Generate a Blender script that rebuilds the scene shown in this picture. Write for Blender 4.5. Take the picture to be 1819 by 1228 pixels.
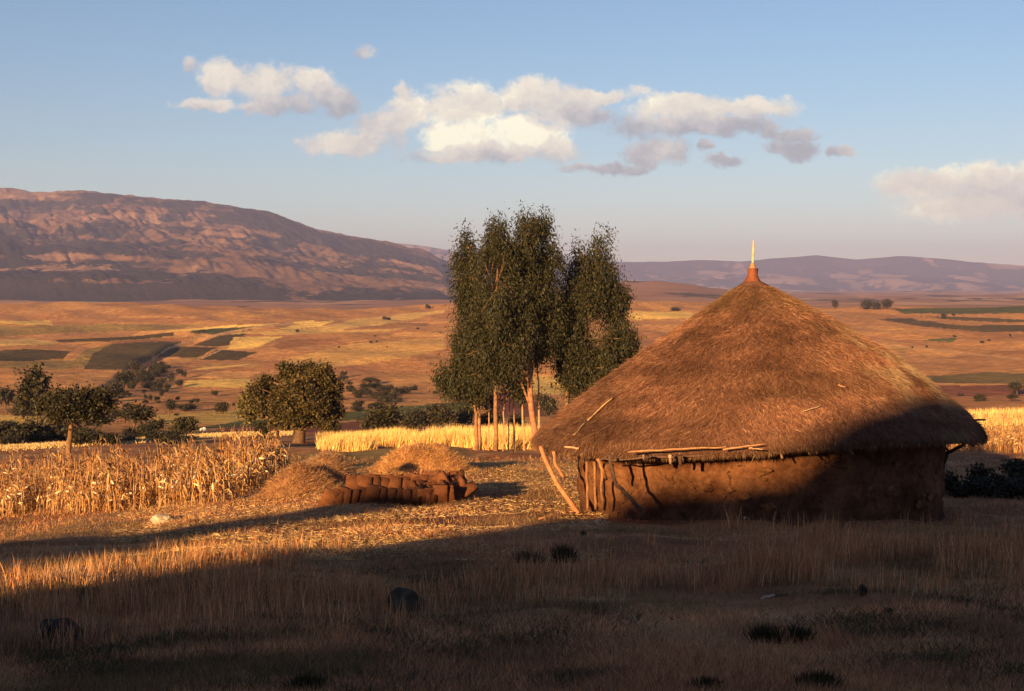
import bpy, math, random
import numpy as np
from mathutils import Vector, Matrix

# ---------------------------------------------------------------- camera, world, sun, exposure
SC = bpy.context.scene
for o in list(bpy.data.objects):
    bpy.data.objects.remove(o)
COL = SC.collection
F, CX, CY = 2526.0, 909.5, 614.0
PITCH = math.atan(99.0 / F)
CP, SP = math.cos(PITCH), math.sin(PITCH)
SUN_AZ, SUN_EL = math.radians(25.0), math.radians(11.0)   # light travels towards +Y, turned SUN_AZ to the right

cam_d = bpy.data.cameras.new('camera')
cam_d.sensor_width = 36.0
cam_d.lens = F / 1819.0 * 36.0
cam_d.clip_start, cam_d.clip_end = 0.1, 60000.0
cam = bpy.data.objects.new('camera', cam_d)
COL.objects.link(cam)
cam.rotation_euler = (math.pi / 2 - PITCH, 0, 0)
SC.camera = cam

SC.view_settings.view_transform = 'Standard'
SC.view_settings.look = 'None'
SC.view_settings.gamma = 1.0
SC.view_settings.use_curve_mapping = False
SC.view_settings.exposure = 1.25
SC.cycles.max_bounces = 6
SC.cycles.volume_bounces = 1
SC.cycles.transparent_max_bounces = 4

sun_d = bpy.data.lights.new('sun', 'SUN')
sun_d.energy = 5.0
sun_d.angle = math.radians(0.55)
sun_d.color = (1.0, 0.65, 0.26)
sun = bpy.data.objects.new('sun', sun_d)
COL.objects.link(sun)
LDIR = Vector((math.sin(SUN_AZ) * math.cos(SUN_EL), math.cos(SUN_AZ) * math.cos(SUN_EL), -math.sin(SUN_EL)))
sun.rotation_euler = LDIR.to_track_quat('-Z', 'Y').to_euler()

SKY_STRENGTH = 0.051

class NB:
    """small node-building helper"""
    def __init__(s, nt):
        s.nt = nt
    def n(s, typ, **kw):
        nd = s.nt.nodes.new(typ)
        for k, v in kw.items():
            setattr(nd, k, v)
        return nd
    def set(s, sock, v):
        if isinstance(v, bpy.types.NodeSocket):
            s.nt.links.new(v, sock)
        elif v is not None:
            sock.default_value = v
    def math(s, op, a, b=None, c=None, clamp=False):
        nd = s.n('ShaderNodeMath', operation=op, use_clamp=clamp)
        s.set(nd.inputs[0], a)
        if b is not None: s.set(nd.inputs[1], b)
        if c is not None: s.set(nd.inputs[2], c)
        return nd.outputs[0]
    def vec(s, op, a, b=None, c=None):
        nd = s.n('ShaderNodeVectorMath', operation=op)
        s.set(nd.inputs[0], a)
        if b is not None: s.set(nd.inputs[1], b)
        if c is not None: s.set(nd.inputs[2], c)
        return nd.outputs['Value'] if op in ('LENGTH', 'DOT_PRODUCT') else nd.outputs['Vector']
    def mix(s, f, a, b, blend='MIX'):
        nd = s.n('ShaderNodeMix', data_type='RGBA', blend_type=blend)
        s.set(nd.inputs['Factor'], f); s.set(nd.inputs[6], a); s.set(nd.inputs[7], b)
        return nd.outputs[2]
    def smooth(s, v, lo, hi, a=0.0, b=1.0):
        nd = s.n('ShaderNodeMapRange', interpolation_type='SMOOTHSTEP')
        s.set(nd.inputs[0], v); nd.inputs[1].default_value = lo; nd.inputs[2].default_value = hi
        nd.inputs[3].default_value = a; nd.inputs[4].default_value = b
        return nd.outputs[0]
    def noise(s, vec, scale, detail=4, rough=0.55, dist=0.0):
        nd = s.n('ShaderNodeTexNoise')
        if vec is not None: s.set(nd.inputs['Vector'], vec)
        nd.inputs['Scale'].default_value = scale; nd.inputs['Detail'].default_value = detail
        nd.inputs['Roughness'].default_value = rough; nd.inputs['Distortion'].default_value = dist
        return nd

world = bpy.data.worlds.new('World')
SC.world = world
world.use_nodes = True
wt = world.node_tree
wt.nodes.clear()
W = NB(wt)
sky = W.n('ShaderNodeTexSky', sky_type='NISHITA')
sky.sun_disc = False
sky.sun_elevation = SUN_EL
# direction towards the sun: (-sin az, -cos az); Blender's sun_rotation is measured from +Y, clockwise seen from above
sky.sun_rotation = math.pi + SUN_AZ
sky.altitude = 2000
sky.air_density = 1.0
sky.dust_density = 1.2
sky.ozone_density = 1.0
tc = W.n('ShaderNodeTexCoord')
sep = W.n('ShaderNodeSeparateXYZ')
wt.links.new(tc.outputs['Generated'], sep.inputs[0])
dx, dy, dz = sep.outputs
ysafe = W.math('MAXIMUM', dy, 0.08)
uu = W.math('DIVIDE', dx, ysafe)
vv = W.math('DIVIDE', dz, ysafe)
cmb = W.n('ShaderNodeCombineXYZ')
W.set(cmb.inputs[0], uu); W.set(cmb.inputs[1], vv)
uv = cmb.outputs[0]
# warp
nz = W.noise(uv, 22.0, 6, 0.62)
warp = W.vec('SUBTRACT', nz.outputs['Color'], (0.5, 0.5, 0.5))
nz2 = W.noise(uv, 60.0, 5, 0.65)
warp2 = W.vec('SUBTRACT', nz2.outputs['Color'], (0.5, 0.5, 0.5))
uvw = W.vec('MULTIPLY_ADD', warp, (0.034, 0.022, 0.0), uv)
uvw = W.vec('MULTIPLY_ADD', warp2, (0.012, 0.010, 0.0), uvw)
BLOBS = [  # px, py, rx, ry, brightness
    (410,135,50,36,.95),(480,150,62,36,.92),(555,158,50,30,.9),(596,182,44,26,.50),(375,184,66,12,.9),(500,188,84,20,.52),
    (340,116,20,16,.8),(648,95,26,13,.75),(723,156,20,18,.85),
    (740,196,58,34,1.1),(830,190,80,46,1.12),(935,172,110,30,1.0),(1050,170,100,15,.9),(935,242,74,44,1.5),(825,245,78,42,1.4),
    (690,222,56,34,.8),(625,252,90,24,.85),(1010,200,80,28,.5),(868,276,160,16,.55),(985,262,40,24,.8),
    (1225,195,110,28,.98),(1330,192,92,22,.98),(1245,225,150,26,.5),(1400,238,56,13,.55),(1398,262,50,18,.42),(1165,272,60,26,.52),
    (1075,298,80,12,.45),(1285,290,44,14,.42),(1252,268,16,12,.42),(1490,268,24,12,.6),
    (1640,330,86,34,1.12),(1760,318,120,30,1.15),(1690,364,130,26,1.28),(1770,352,120,34,.8)]
px_small = lambda bx, rx: bx < 700 and rx < 30
dens = sw = sb = None
for (bx, by, rx, ry, br) in BLOBS:
    cx_, cy_ = (bx - CX) / F, (515 - by) / F
    sx_, sy_ = F / (rx * 1.30), F / (ry * 1.28)
    loc = W.vec('MULTIPLY_ADD', uvw, (sx_, sy_, 0.0), (-cx_ * sx_, -cy_ * sy_, 0.0))
    ln = W.vec('LENGTH', loc)
    w = W.math('SUBTRACT', 1.0, ln, clamp=True)
    if px_small(bx, rx): w = W.math('MULTIPLY', w, 0.5)
    sepl = W.n('ShaderNodeSeparateXYZ'); W.set(sepl.inputs[0], loc)
    b = W.math('MULTIPLY_ADD', sepl.outputs[1], 0.22, br)
    wb = W.math('MULTIPLY', w, b)
    dens = w if dens is None else W.math('SMOOTH_MAX', dens, w, 0.15)
    sw = w if sw is None else W.math('ADD', sw, w)
    sb = wb if sb is None else W.math('ADD', sb, wb)
nz3 = W.noise(uv, 40.0, 9, 0.74)
nf = W.math('SUBTRACT', nz3.outputs['Fac'], 0.5)
d1 = W.math('MULTIPLY_ADD', nf, 1.7, dens)
front = W.smooth(dy, 0.5, 0.7)
alpha = W.math('MULTIPLY', W.smooth(d1, 0.06, 0.55), front)
alpha = W.math('MULTIPLY', alpha, W.smooth(sw, 0.02, 0.20))
alpha = W.math('MULTIPLY', alpha, 0.95)
bright = W.math('DIVIDE', sb, W.math('MAXIMUM', sw, 0.02))
nz4 = W.noise(uvw, 34.0, 8, 0.68)
bright = W.math('MULTIPLY_ADD', W.math('SUBTRACT', nz4.outputs['Fac'], 0.5), 1.7, bright)
# the rest of the sky carries the same kind of scattered cloud
az = W.math('ARCTAN2', dx, dy)
cg = W.n('ShaderNodeCombineXYZ'); W.set(cg.inputs[0], az); W.set(cg.inputs[1], W.math('MULTIPLY', dz, 3.0))
gn = W.noise(cg.outputs[0], 3.0, 7, 0.6)
away = W.smooth(W.math('ABSOLUTE', az), 0.55, 0.8)
band = W.math('MULTIPLY', W.smooth(dz, 0.05, 0.12), W.smooth(dz, 0.5, 0.3))
ga = W.math('MULTIPLY', W.math('MULTIPLY', W.smooth(gn.outputs['Fac'], 0.56, 0.68), away), band)
alpha = W.math('MAXIMUM', alpha, ga)
br2 = W.math('MAXIMUM', W.math('MULTIPLY', ga, 0.8), W.math('MULTIPLY', bright, front))
ccol = W.n('ShaderNodeValToRGB')
cr = ccol.color_ramp
cr.elements[0].position = 0.25; cr.elements[0].color = (3.6, 3.75, 4.1, 1)
cr.elements[1].position = 1.0; cr.elements[1].color = (10.5, 9.8, 7.4, 1)
for pos_, c_e in ((.46, (5.3, 5.1, 5.0, 1)), (.66, (7.2, 6.6, 5.8, 1)), (.84, (8.4, 7.6, 6.2, 1))):
    e = cr.elements.new(pos_); e.color = c_e
W.set(ccol.inputs[0], W.math('MULTIPLY', br2, 0.74))
# sky tint: dusty rose low down as after a dry day, clearer blue above, the same all round the horizon
elev = W.math('ABSOLUTE', dz)
tint = W.n('ShaderNodeValToRGB')
tr = tint.color_ramp
tr.elements[0].position = 0.0; tr.elements[0].color = (0.98, 0.84, 0.95, 1)
tr.elements[1].position = 0.6; tr.elements[1].color = (0.78, 0.88, 1.12, 1)
e = tr.elements.new(0.07); e.color = (0.96, 0.93, 0.97, 1)
e = tr.elements.new(0.17); e.color = (0.86, 0.96, 1.06, 1)
W.set(tint.inputs[0], elev)
skyc = W.mix(1.0, sky.outputs[0], tint.outputs[0], 'MULTIPLY')
final = W.mix(alpha, skyc, ccol.outputs[0])
bg = W.n('ShaderNodeBackground')
W.set(bg.inputs[0], final)
bg.inputs[1].default_value = SKY_STRENGTH
wo = W.n('ShaderNodeOutputWorld')
wt.links.new(bg.outputs[0], wo.inputs[0])

# ---------------------------------------------------------------- helpers
rng = np.random.default_rng(7)
random.seed(7)

def at(px, py, Y):
    """world point that lies Y metres ahead along the sight line of a photo pixel"""
    ddx, ddy = px - CX, py - CY
    fy = F * CP - ddy * SP
    fz = -F * SP - ddy * CP
    return np.array([ddx / fy * Y, Y + 0 * fy, fz / fy * Y])

def slope_of(py):
    ddy = py - CY
    return (-F * SP - ddy * CP) / (F * CP - ddy * SP)

def pix(P):
    X, Y, Z = P[..., 0], P[..., 1], P[..., 2]
    fw = Y * CP - Z * SP
    up = Y * SP + Z * CP
    return CX + X / fw * F, CY - up / fw * F

def _hash(ix, iy, iz, seed):
    h = (ix * 374761393 + iy * 668265263 + iz * 2147483647 + seed * 144665) & 0xFFFFFFFF
    h = ((h ^ (h >> 13)) * 1274126177) & 0xFFFFFFFF
    h = h ^ (h >> 16)
    return (h & 0xFFFFFF) / float(0xFFFFFF)

def vnoise(x, y, z=None, seed=0):
    x = np.asarray(x, float); y = np.asarray(y, float)
    z = np.zeros_like(x) if z is None else np.asarray(z, float)
    ix, iy, iz = np.floor(x).astype(np.int64), np.floor(y).astype(np.int64), np.floor(z).astype(np.int64)
    fx, fy, fz = x - ix, y - iy, z - iz
    fx, fy, fz = [t * t * (3 - 2 * t) for t in (fx, fy, fz)]
    r = 0
    for a in (0, 1):
        for b in (0, 1):
            for c in (0, 1):
                wgt = (fx if a else 1 - fx) * (fy if b else 1 - fy) * (fz if c else 1 - fz)
                r = r + wgt * _hash(ix + a, iy + b, iz + c, seed)
    return r

def fbm(x, y, z=None, octv=4, seed=0):
    s, a, tot = 0, 1.0, 0
    for k in range(octv):
        f = 2.0 ** k
        s = s + a * vnoise(x * f, y * f, None if z is None else z * f, seed + k * 17)
        tot += a; a *= 0.5
    return s / tot

def sstep(v, lo, hi):
    t = np.clip((v - lo) / (hi - lo), 0, 1)
    return t * t * (3 - 2 * t)

def mesh_np(name, V, faces, col=None, smooth=False):
    """faces: int array (n,3) or (n,4), or a list of such arrays"""
    if not isinstance(faces, list):
        faces = [faces]
    V = np.ascontiguousarray(V, dtype=np.float32)
    me = bpy.data.meshes.new(name)
    me.vertices.add(len(V))
    me.vertices.foreach_set('co', V.ravel())
    idx = np.concatenate([f.ravel() for f in faces]).astype(np.int32)
    tot = np.concatenate([np.full(len(f), f.shape[1], np.int32) for f in faces])
    st = np.concatenate([[0], np.cumsum(tot)[:-1]]).astype(np.int32)
    me.loops.add(len(idx))
    me.loops.foreach_set('vertex_index', idx)
    me.polygons.add(len(tot))
    me.polygons.foreach_set('loop_start', st)
    me.polygons.foreach_set('loop_total', tot)
    if smooth:
        me.polygons.foreach_set('use_smooth', np.ones(len(tot), bool))
    if col is not None:
        at_ = me.color_attributes.new('col', 'FLOAT_COLOR', 'POINT')
        c4 = np.ones((len(V), 4), np.float32)
        c4[:, :3] = col
        at_.data.foreach_set('color', c4.ravel())
    me.update(calc_edges=True)
    return me

def obj(name, me, mat=None, parent=None, **props):
    o = bpy.data.objects.new(name, me)
    COL.objects.link(o)
    if mat is not None and me is not None and len(me.materials) == 0:
        me.materials.append(mat)
    if parent is not None:
        o.parent = parent
    for k, v in props.items():
        o[k] = v
    return o

def empty(name, loc, label, category, group=None, rz=0.0):
    o = bpy.data.objects.new(name, None)
    COL.objects.link(o)
    o.empty_display_size = 0.2
    o.location = loc
    o.rotation_euler = (0, 0, rz)
    o['label'] = label; o['category'] = category
    if group: o['group'] = group
    return o

def grid_faces(nr, nc, wrap=False):
    r = np.arange(nr - 1)[:, None]
    c = np.arange(nc if wrap else nc - 1)[None, :]
    a = r * nc + c
    b = r * nc + (c + 1) % nc
    return np.stack([a, b, b + nc, a + nc], -1).reshape(-1, 4)

class Geo:
    """collects verts, faces and colours of one mesh"""
    def __init__(s):
        s.V, s.T, s.Q, s.C, s.n = [], [], [], [], 0
    def add(s, V, T=None, Q=None, col=(1, 1, 1)):
        V = np.asarray(V, float)
        s.V.append(V)
        if T is not None and len(T): s.T.append(np.asarray(T) + s.n)
        if Q is not None and len(Q): s.Q.append(np.asarray(Q) + s.n)
        c = np.asarray(col, float)
        s.C.append(np.broadcast_to(c, (len(V), 3)) if c.ndim == 1 else c)
        s.n += len(V)
    def tube(s, pts, rad, sides=7, col=(1, 1, 1)):
        pts = np.asarray(pts, float)
        rad = np.broadcast_to(np.asarray(rad, float), (len(pts),))
        n = len(pts)
        tan = np.gradient(pts, axis=0)
        tan /= np.linalg.norm(tan, axis=1)[:, None] + 1e-9
        ref = np.array([0, 0, 1.0]) if abs(tan[0, 2]) < 0.8 else np.array([1.0, 0, 0])
        a = np.cross(tan, ref); a /= np.linalg.norm(a, axis=1)[:, None] + 1e-9
        b = np.cross(tan, a)
        th = np.linspace(0, 2 * np.pi, sides, endpoint=False)
        V = pts[:, None, :] + rad[:, None, None] * (np.cos(th)[None, :, None] * a[:, None, :] + np.sin(th)[None, :, None] * b[:, None, :])
        V = V.reshape(-1, 3)
        Q = grid_faces(n, sides, True)
        V = np.vstack([V, pts[0], pts[-1]])
        k = np.arange(sides)
        T = np.vstack([np.stack([np.full(sides, n * sides), (k + 1) % sides, k], 1),
                       np.stack([np.full(sides, n * sides + 1), (n - 1) * sides + k, (n - 1) * sides + (k + 1) % sides], 1)])
        s.add(V, T, Q, col)
    def mesh(s, name, smooth=False):
        fs = []
        if s.T: fs.append(np.concatenate(s.T))
        if s.Q: fs.append(np.concatenate(s.Q))
        return mesh_np(name, np.concatenate(s.V), fs, np.concatenate(s.C), smooth)

def blade_tris(P, D, L, Wd, col):
    """one thin triangle per blade; P base points, D directions, L lengths, Wd widths"""
    n = len(P)
    D = D / (np.linalg.norm(D, axis=1)[:, None] + 1e-9)
    r = rng.normal(size=(n, 3))
    S = np.cross(D, r); S /= np.linalg.norm(S, axis=1)[:, None] + 1e-9
    V = np.empty((n, 3, 3))
    V[:, 0] = P - S * Wd[:, None] / 2
    V[:, 1] = P + S * Wd[:, None] / 2
    V[:, 2] = P + D * L[:, None]
    T = np.arange(n * 3).reshape(n, 3)
    C = np.repeat(col, 3, axis=0) if col.ndim == 2 else np.broadcast_to(col, (n * 3, 3))
    return V.reshape(-1, 3), T, C

def blade_bent(P, D, L, Wd, col, bend, tipcol=None):
    """tall stalk: a quad and a tip triangle, leaning further over towards the top"""
    n = len(P)
    D = D / (np.linalg.norm(D, axis=1)[:, None] + 1e-9)
    S = np.cross(D, rng.normal(size=(n, 3))); S /= np.linalg.norm(S, axis=1)[:, None] + 1e-9
    mid = P + D * (L * .55)[:, None]
    D2 = D + bend; D2 /= np.linalg.norm(D2, axis=1)[:, None]
    tip = mid + D2 * (L * .45)[:, None]
    V = np.empty((n, 5, 3))
    V[:, 0] = P - S * Wd[:, None] / 2; V[:, 1] = P + S * Wd[:, None] / 2
    V[:, 2] = mid + S * Wd[:, None] * .4; V[:, 3] = mid - S * Wd[:, None] * .4
    V[:, 4] = tip
    b = np.arange(n)[:, None] * 5
    Q = b + np.array([[0, 1, 2, 3]])
    T = b + np.array([[3, 2, 4]])
    return V.reshape(-1, 3), T, Q, np.repeat(col, 5, axis=0)

def pick(cols, n, jitter=0.15, w=None):
    cols = np.asarray(cols, float)
    i = rng.choice(len(cols), n, p=w)
    return np.clip(cols[i] * (1 + rng.normal(0, jitter, (n, 1))), 0.004, 1)

# ---------------------------------------------------------------- materials
def mat_col(name, rough=0.9, nscale=None, namt=0.3, bump=0.0, bscale=20.0, bdist=0.02, spec=0.2, base=None, transl=0.0, bdetail=5):
    """Principled material: vertex colour of the piece times a procedural mottling, with fine relief"""
    m = bpy.data.materials.new(name)
    m.use_nodes = True
    nt = m.node_tree
    N = NB(nt)
    bs = nt.nodes['Principled BSDF']
    bs.inputs['Roughness'].default_value = rough
    bs.inputs['Specular IOR Level'].default_value = spec
    if base is None:
        a = N.n('ShaderNodeVertexColor'); a.layer_name = 'col'
        c = a.outputs[0]
    else:
        rgb = N.n('ShaderNodeRGB'); rgb.outputs[0].default_value = (*base, 1); c = rgb.outputs[0]
    geo = N.n('ShaderNodeTexCoord')
    if nscale:
        nn = N.noise(geo.outputs['Object'], nscale, 6, 0.65)
        v = N.smooth(nn.outputs['Fac'], 0.3, 0.7, 1 - namt, 1 + namt)
        c = N.vec('SCALE', c) if False else N.mix(1.0, c, N_rgb(N, v), 'MULTIPLY')
    N.set(bs.inputs['Base Color'], c)
    if bump:
        bn = N.noise(geo.outputs['Object'], bscale, bdetail, 0.65)
        b = N.n('ShaderNodeBump'); b.inputs['Strength'].default_value = bump; b.inputs['Distance'].default_value = bdist
        N.set(b.inputs['Height'], bn.outputs['Fac'])
        nt.links.new(b.outputs[0], bs.inputs['Normal'])
    if transl:
        tr_ = N.n('ShaderNodeBsdfTranslucent'); N.set(tr_.inputs[0], c)
        mx = N.n('ShaderNodeMixShader'); mx.inputs[0].default_value = transl
        nt.links.new(bs.outputs[0], mx.inputs[1]); nt.links.new(tr_.outputs[0], mx.inputs[2])
        nt.links.new(mx.outputs[0], nt.nodes['Material Output'].inputs[0])
    return m

def N_rgb(N, v):
    c = N.n('ShaderNodeCombineColor')
    for i in range(3): N.set(c.inputs[i], v)
    return c.outputs[0]

M_ground = mat_col('dry_ground', 0.95, 1.3, 0.35, 1.0, 9.0, 0.05, 0.1)
M_valley = mat_col('valley_grassland', 0.95, 0.22, 0.30, 1.0, 0.35, 0.9, 0.05)
M_far = mat_col('far_slopes', 0.95, 0.011, 0.25, 1.0, 0.02, 9.0, 0.05, bdetail=8)
def mat_scrub(name, tan, dark, pale, scale, bdist):
    """dry slope dotted with bushes: col.r how bushy, col.g how pale"""
    m = bpy.data.materials.new(name); m.use_nodes = True
    nt = m.node_tree; N = NB(nt); bs = nt.nodes['Principled BSDF']
    bs.inputs['Roughness'].default_value = .95; bs.inputs['Specular IOR Level'].default_value = .05
    a = N.n('ShaderNodeVertexColor'); a.layer_name = 'col'
    sp_ = N.n('ShaderNodeSeparateColor'); N.set(sp_.inputs[0], a.outputs[0])
    tcx = N.n('ShaderNodeTexCoord')
    n1 = N.noise(tcx.outputs['Object'], scale, 9, .72)
    n2 = N.noise(tcx.outputs['Object'], scale * .35, 6, .6)
    base = N.mix(N.smooth(n2.outputs['Fac'], .35, .65), (*tan, 1), (*[t * .72 for t in tan], 1))
    base = N.mix(sp_.outputs[1], base, (*pale, 1))
    k = N.math('ADD', n1.outputs['Fac'], N.math('MULTIPLY', N.math('SUBTRACT', sp_.outputs[0], .5), .62))
    cc_ = N.mix(N.smooth(k, .47, .56), base, (*dark, 1))
    N.set(bs.inputs['Base Color'], cc_)
    b = N.n('ShaderNodeBump'); b.inputs['Strength'].default_value = 1.0; b.inputs['Distance'].default_value = bdist
    N.set(b.inputs['Height'], n1.outputs['Fac']); nt.links.new(b.outputs[0], bs.inputs['Normal'])
    return m
M_mtn = mat_scrub('bushy_mountain_side', (.235, .122, .072), (.040, .031, .025), (.37, .20, .115), .030, 10)
M_rng = mat_scrub('far_range_side', (.30, .17, .11), (.06, .045, .035), (.46, .27, .17), .010, 24)
M_pln = mat_scrub('far_plain', (.44, .21, .11), (.11, .065, .035), (.60, .34, .17), .012, 5)
M_grass = mat_col('dry_grass_blades', 0.8, None, 0, 0, spec=0.15, transl=0.2)
M_straw = mat_col('straw', 0.7, None, 0, 0, spec=0.25, transl=0.1)
M_thatch = mat_col('thatch', 0.9, 3.0, 0.3, 1.0, 28.0, 0.05, 0.1)
M_leaf = mat_col('leaves', 0.6, None, 0, 0, spec=0.3, transl=0.15)
M_bark = mat_col('bark', 0.85, 6.0, 0.35, 0.8, 14.0, 0.02, 0.15)
M_wood = mat_col('peeled_pole_wood', 0.8, 9.0, 0.3, 0.6, 30.0, 0.01, 0.2)
M_brick = mat_col('sun_dried_mud', 0.95, 7.0, 0.25, 1.0, 18.0, 0.02, 0.1)
M_rock = mat_col('basalt', 0.95, 6.0, 0.5, 1.0, 12.0, 0.08, 0.08)
M_clay = mat_col('clay_pot', 0.8, 9.0, 0.25, 0.5, 25.0, 0.01, 0.2)

# mud wall: daub with cracks and damp, dung-darkened blotches
M_mud = bpy.data.materials.new('mud_daub'); M_mud.use_nodes = True
N = NB(M_mud.node_tree)
bs = M_mud.node_tree.nodes['Principled BSDF']; bs.inputs['Roughness'].default_value = 0.95; bs.inputs['Specular IOR Level'].default_value = 0.1
tcm = N.n('ShaderNodeTexCoord')
va = N.n('ShaderNodeVertexColor'); va.layer_name = 'col'
n1 = N.noise(tcm.outputs['Object'], 2.2, 6, 0.6)
n2 = N.noise(tcm.outputs['Object'], 14.0, 5, 0.7)
vor = N.n('ShaderNodeTexVoronoi', feature='DISTANCE_TO_EDGE'); vor.inputs['Scale'].default_value = 1.5
N.set(vor.inputs['Vector'], N.vec('MULTIPLY_ADD', n2.outputs['Color'], (0.35, 0.35, 0.35), tcm.outputs['Object']))
crack = N.smooth(N.math('ADD', vor.outputs['Distance'], N.smooth(n1.outputs['Fac'], .44, .52, 0.0, .08)), 0.0, 0.026, 0.38, 1.0)
c = N.mix(N.smooth(n1.outputs['Fac'], 0.42, 0.62), va.outputs[0], N.mix(1.0, va.outputs[0], (0.55, 0.5, 0.5, 1), 'MULTIPLY'))
c = N.mix(1.0, c, N_rgb(N, N.smooth(n2.outputs['Fac'], 0.3, 0.75, 0.75, 1.3)), 'MULTIPLY')
c = N.mix(1.0, c, N_rgb(N, crack), 'MULTIPLY')
N.set(bs.inputs['Base Color'], c)
bp = N.n('ShaderNodeBump'); bp.inputs['Strength'].default_value = 1.0; bp.inputs['Distance'].default_value = 0.05
hh = N.math('ADD', N.math('MULTIPLY', n2.outputs['Fac'], 0.8), N.math('MULTIPLY', crack, 0.5))
N.set(bp.inputs['Height'], hh)
M_mud.node_tree.links.new(bp.outputs[0], bs.inputs['Normal'])

# ---------------------------------------------------------------- terrain
TY = np.array([-120, 0, 9, 15, 20, 25, 28, 31, 35, 40, 46, 60, 75, 90, 110, 140, 200, 260, 300], float)
TZ = np.array([8.0, -1.6, -2.5, -3.1, -3.6, -4.15, -4.45, -4.72, -4.95, -5.15, -5.62, -6.9, -8.1, -9.4, -11.0, -14.0, -19.2, -22.6, -24.6])
FY = np.array([300, 400, 500, 650, 800, 950, 1100, 1300, 1700])
FPY = np.array([722, 684, 650, 612, 583, 562, 548, 556, 556], float)
FZ = np.array([slope_of(p) * y for p, y in zip(FPY, FY)])
AY = np.concatenate([TY, FY[1:]]); AZ = np.concatenate([TZ, FZ[1:]])
# resample smoothly
_ys = np.concatenate([np.linspace(-120, 60, 361), np.geomspace(60.5, 1700, 400)])
_zs = np.interp(_ys, AY, AZ)
def _smooth_profile(ys, zs):
    out = zs.copy()
    for i, y in enumerate(ys):
        h = 1.2 + 0.05 * max(y, 0)
        w = np.exp(-((ys - y) / h) ** 2)
        w *= np.gradient(ys)
        out[i] = (zs * w).sum() / w.sum()
    return out
_zs = _smooth_profile(_ys, _zs)
CREST_X = np.array([-600, 0, 300, 500, 640, 760, 900, 1130, 1250, 1330, 1480, 1600, 1819, 2600], float)
CREST_Y = np.array([538, 538, 543, 545, 546, 544, 537, 530, 532, 540, 546, 548, 545, 545], float)

def H(X, Y):
    X = np.asarray(X, float); Y = np.asarray(Y, float)
    z = np.interp(Y, _ys, _zs)
    cl = np.interp(Y, [0, 15, 40, 55, 70, 100, 150], [0, .02, .13, .08, .045, .02, 0])
    z = z + cl * np.minimum(0, X + 4)
    cr_ = np.interp(Y, [20, 60, 90, 120, 220, 300], [0, .0, .03, .03, .01, 0])
    z = z + cr_ * np.clip(X - 8, 0, 80)
    # crest line of the plateau
    px = CX + X / np.maximum(Y, 1) * F
    dpy = np.interp(px, CREST_X, CREST_Y) - 548
    wc = sstep(Y, 500, 1100)
    z = z - dpy / F * Y * wc
    amp = np.interp(Y, [0, 30, 100, 300, 500, 1100, 1700], [.03, .06, .12, .4, 1.2, 1.6, 1.6])
    z = z + amp * (np.sin(X * 0.31 + 1.3) * np.cos(Y * 0.23) * sstep(Y, 0, 20) * (1 - sstep(Y, 100, 200)))
    z = z + amp * (np.sin(X * .021 + Y * .013) + .6 * np.sin(X * .05 - Y * .031 + 2) + .35 * np.sin(X * .11 + Y * .07)) * sstep(Y, 150, 400)
    z = z + .035 * (np.sin(X * 2.1 + .5 * Y) + np.sin(1.7 * Y - .6 * X)) * (1 - sstep(Y, 60, 120))
    return z

_hy = np.concatenate([np.linspace(5.5, 60, 60), np.geomspace(61, 1250, 130)])
def hit(px, py, ymax=1300):
    """where the sight lines of photo pixels meet the ground; nan where they miss"""
    px = np.atleast_1d(np.asarray(px, float)); py = np.atleast_1d(np.asarray(py, float))
    px, py = np.broadcast_arrays(px, py)
    fy = F * CP - (py - CY) * SP
    sx = (px - CX) / fy; sz = (-F * SP - (py - CY) * CP) / fy
    lo = np.full(px.shape, np.nan); hi = lo.copy()
    prev = None
    for i, y in enumerate(_hy):
        if y > ymax: break
        d = sz * y - H(sx * y, np.full(px.shape, y))
        if prev is not None:
            m = np.isnan(lo) & (d < 0) & (prev >= 0)
            lo[m] = _hy[i - 1]; hi[m] = y
        prev = d
    for _ in range(14):
        mid = (lo + hi) / 2
        d = sz * mid - H(sx * mid, mid)
        lo = np.where(d >= 0, mid, lo); hi = np.where(d < 0, mid, hi)
    Y = (lo + hi) / 2
    return np.stack([sx * Y, Y, H(sx * Y, Y)], -1)

def ground_at(px, Y):
    """ground point seen in column px at depth Y"""
    X = (px - CX) / F * Y
    for _ in range(3):
        z = H(X, Y); X = (px - CX) / F * (Y * CP - z * SP)
    return np.array([X, Y, float(H(X, Y))])

def inpoly(x, y, poly):
    r = np.zeros(x.shape, bool)
    n = len(poly); j = n - 1
    for i in range(n):
        xi, yi = poly[i]; xj, yj = poly[j]
        c = ((yi > y) != (yj > y)) & (x < (xj - xi) * (y - yi) / (yj - yi + 1e-9) + xi)
        r ^= c
        j = i
    return r

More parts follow.
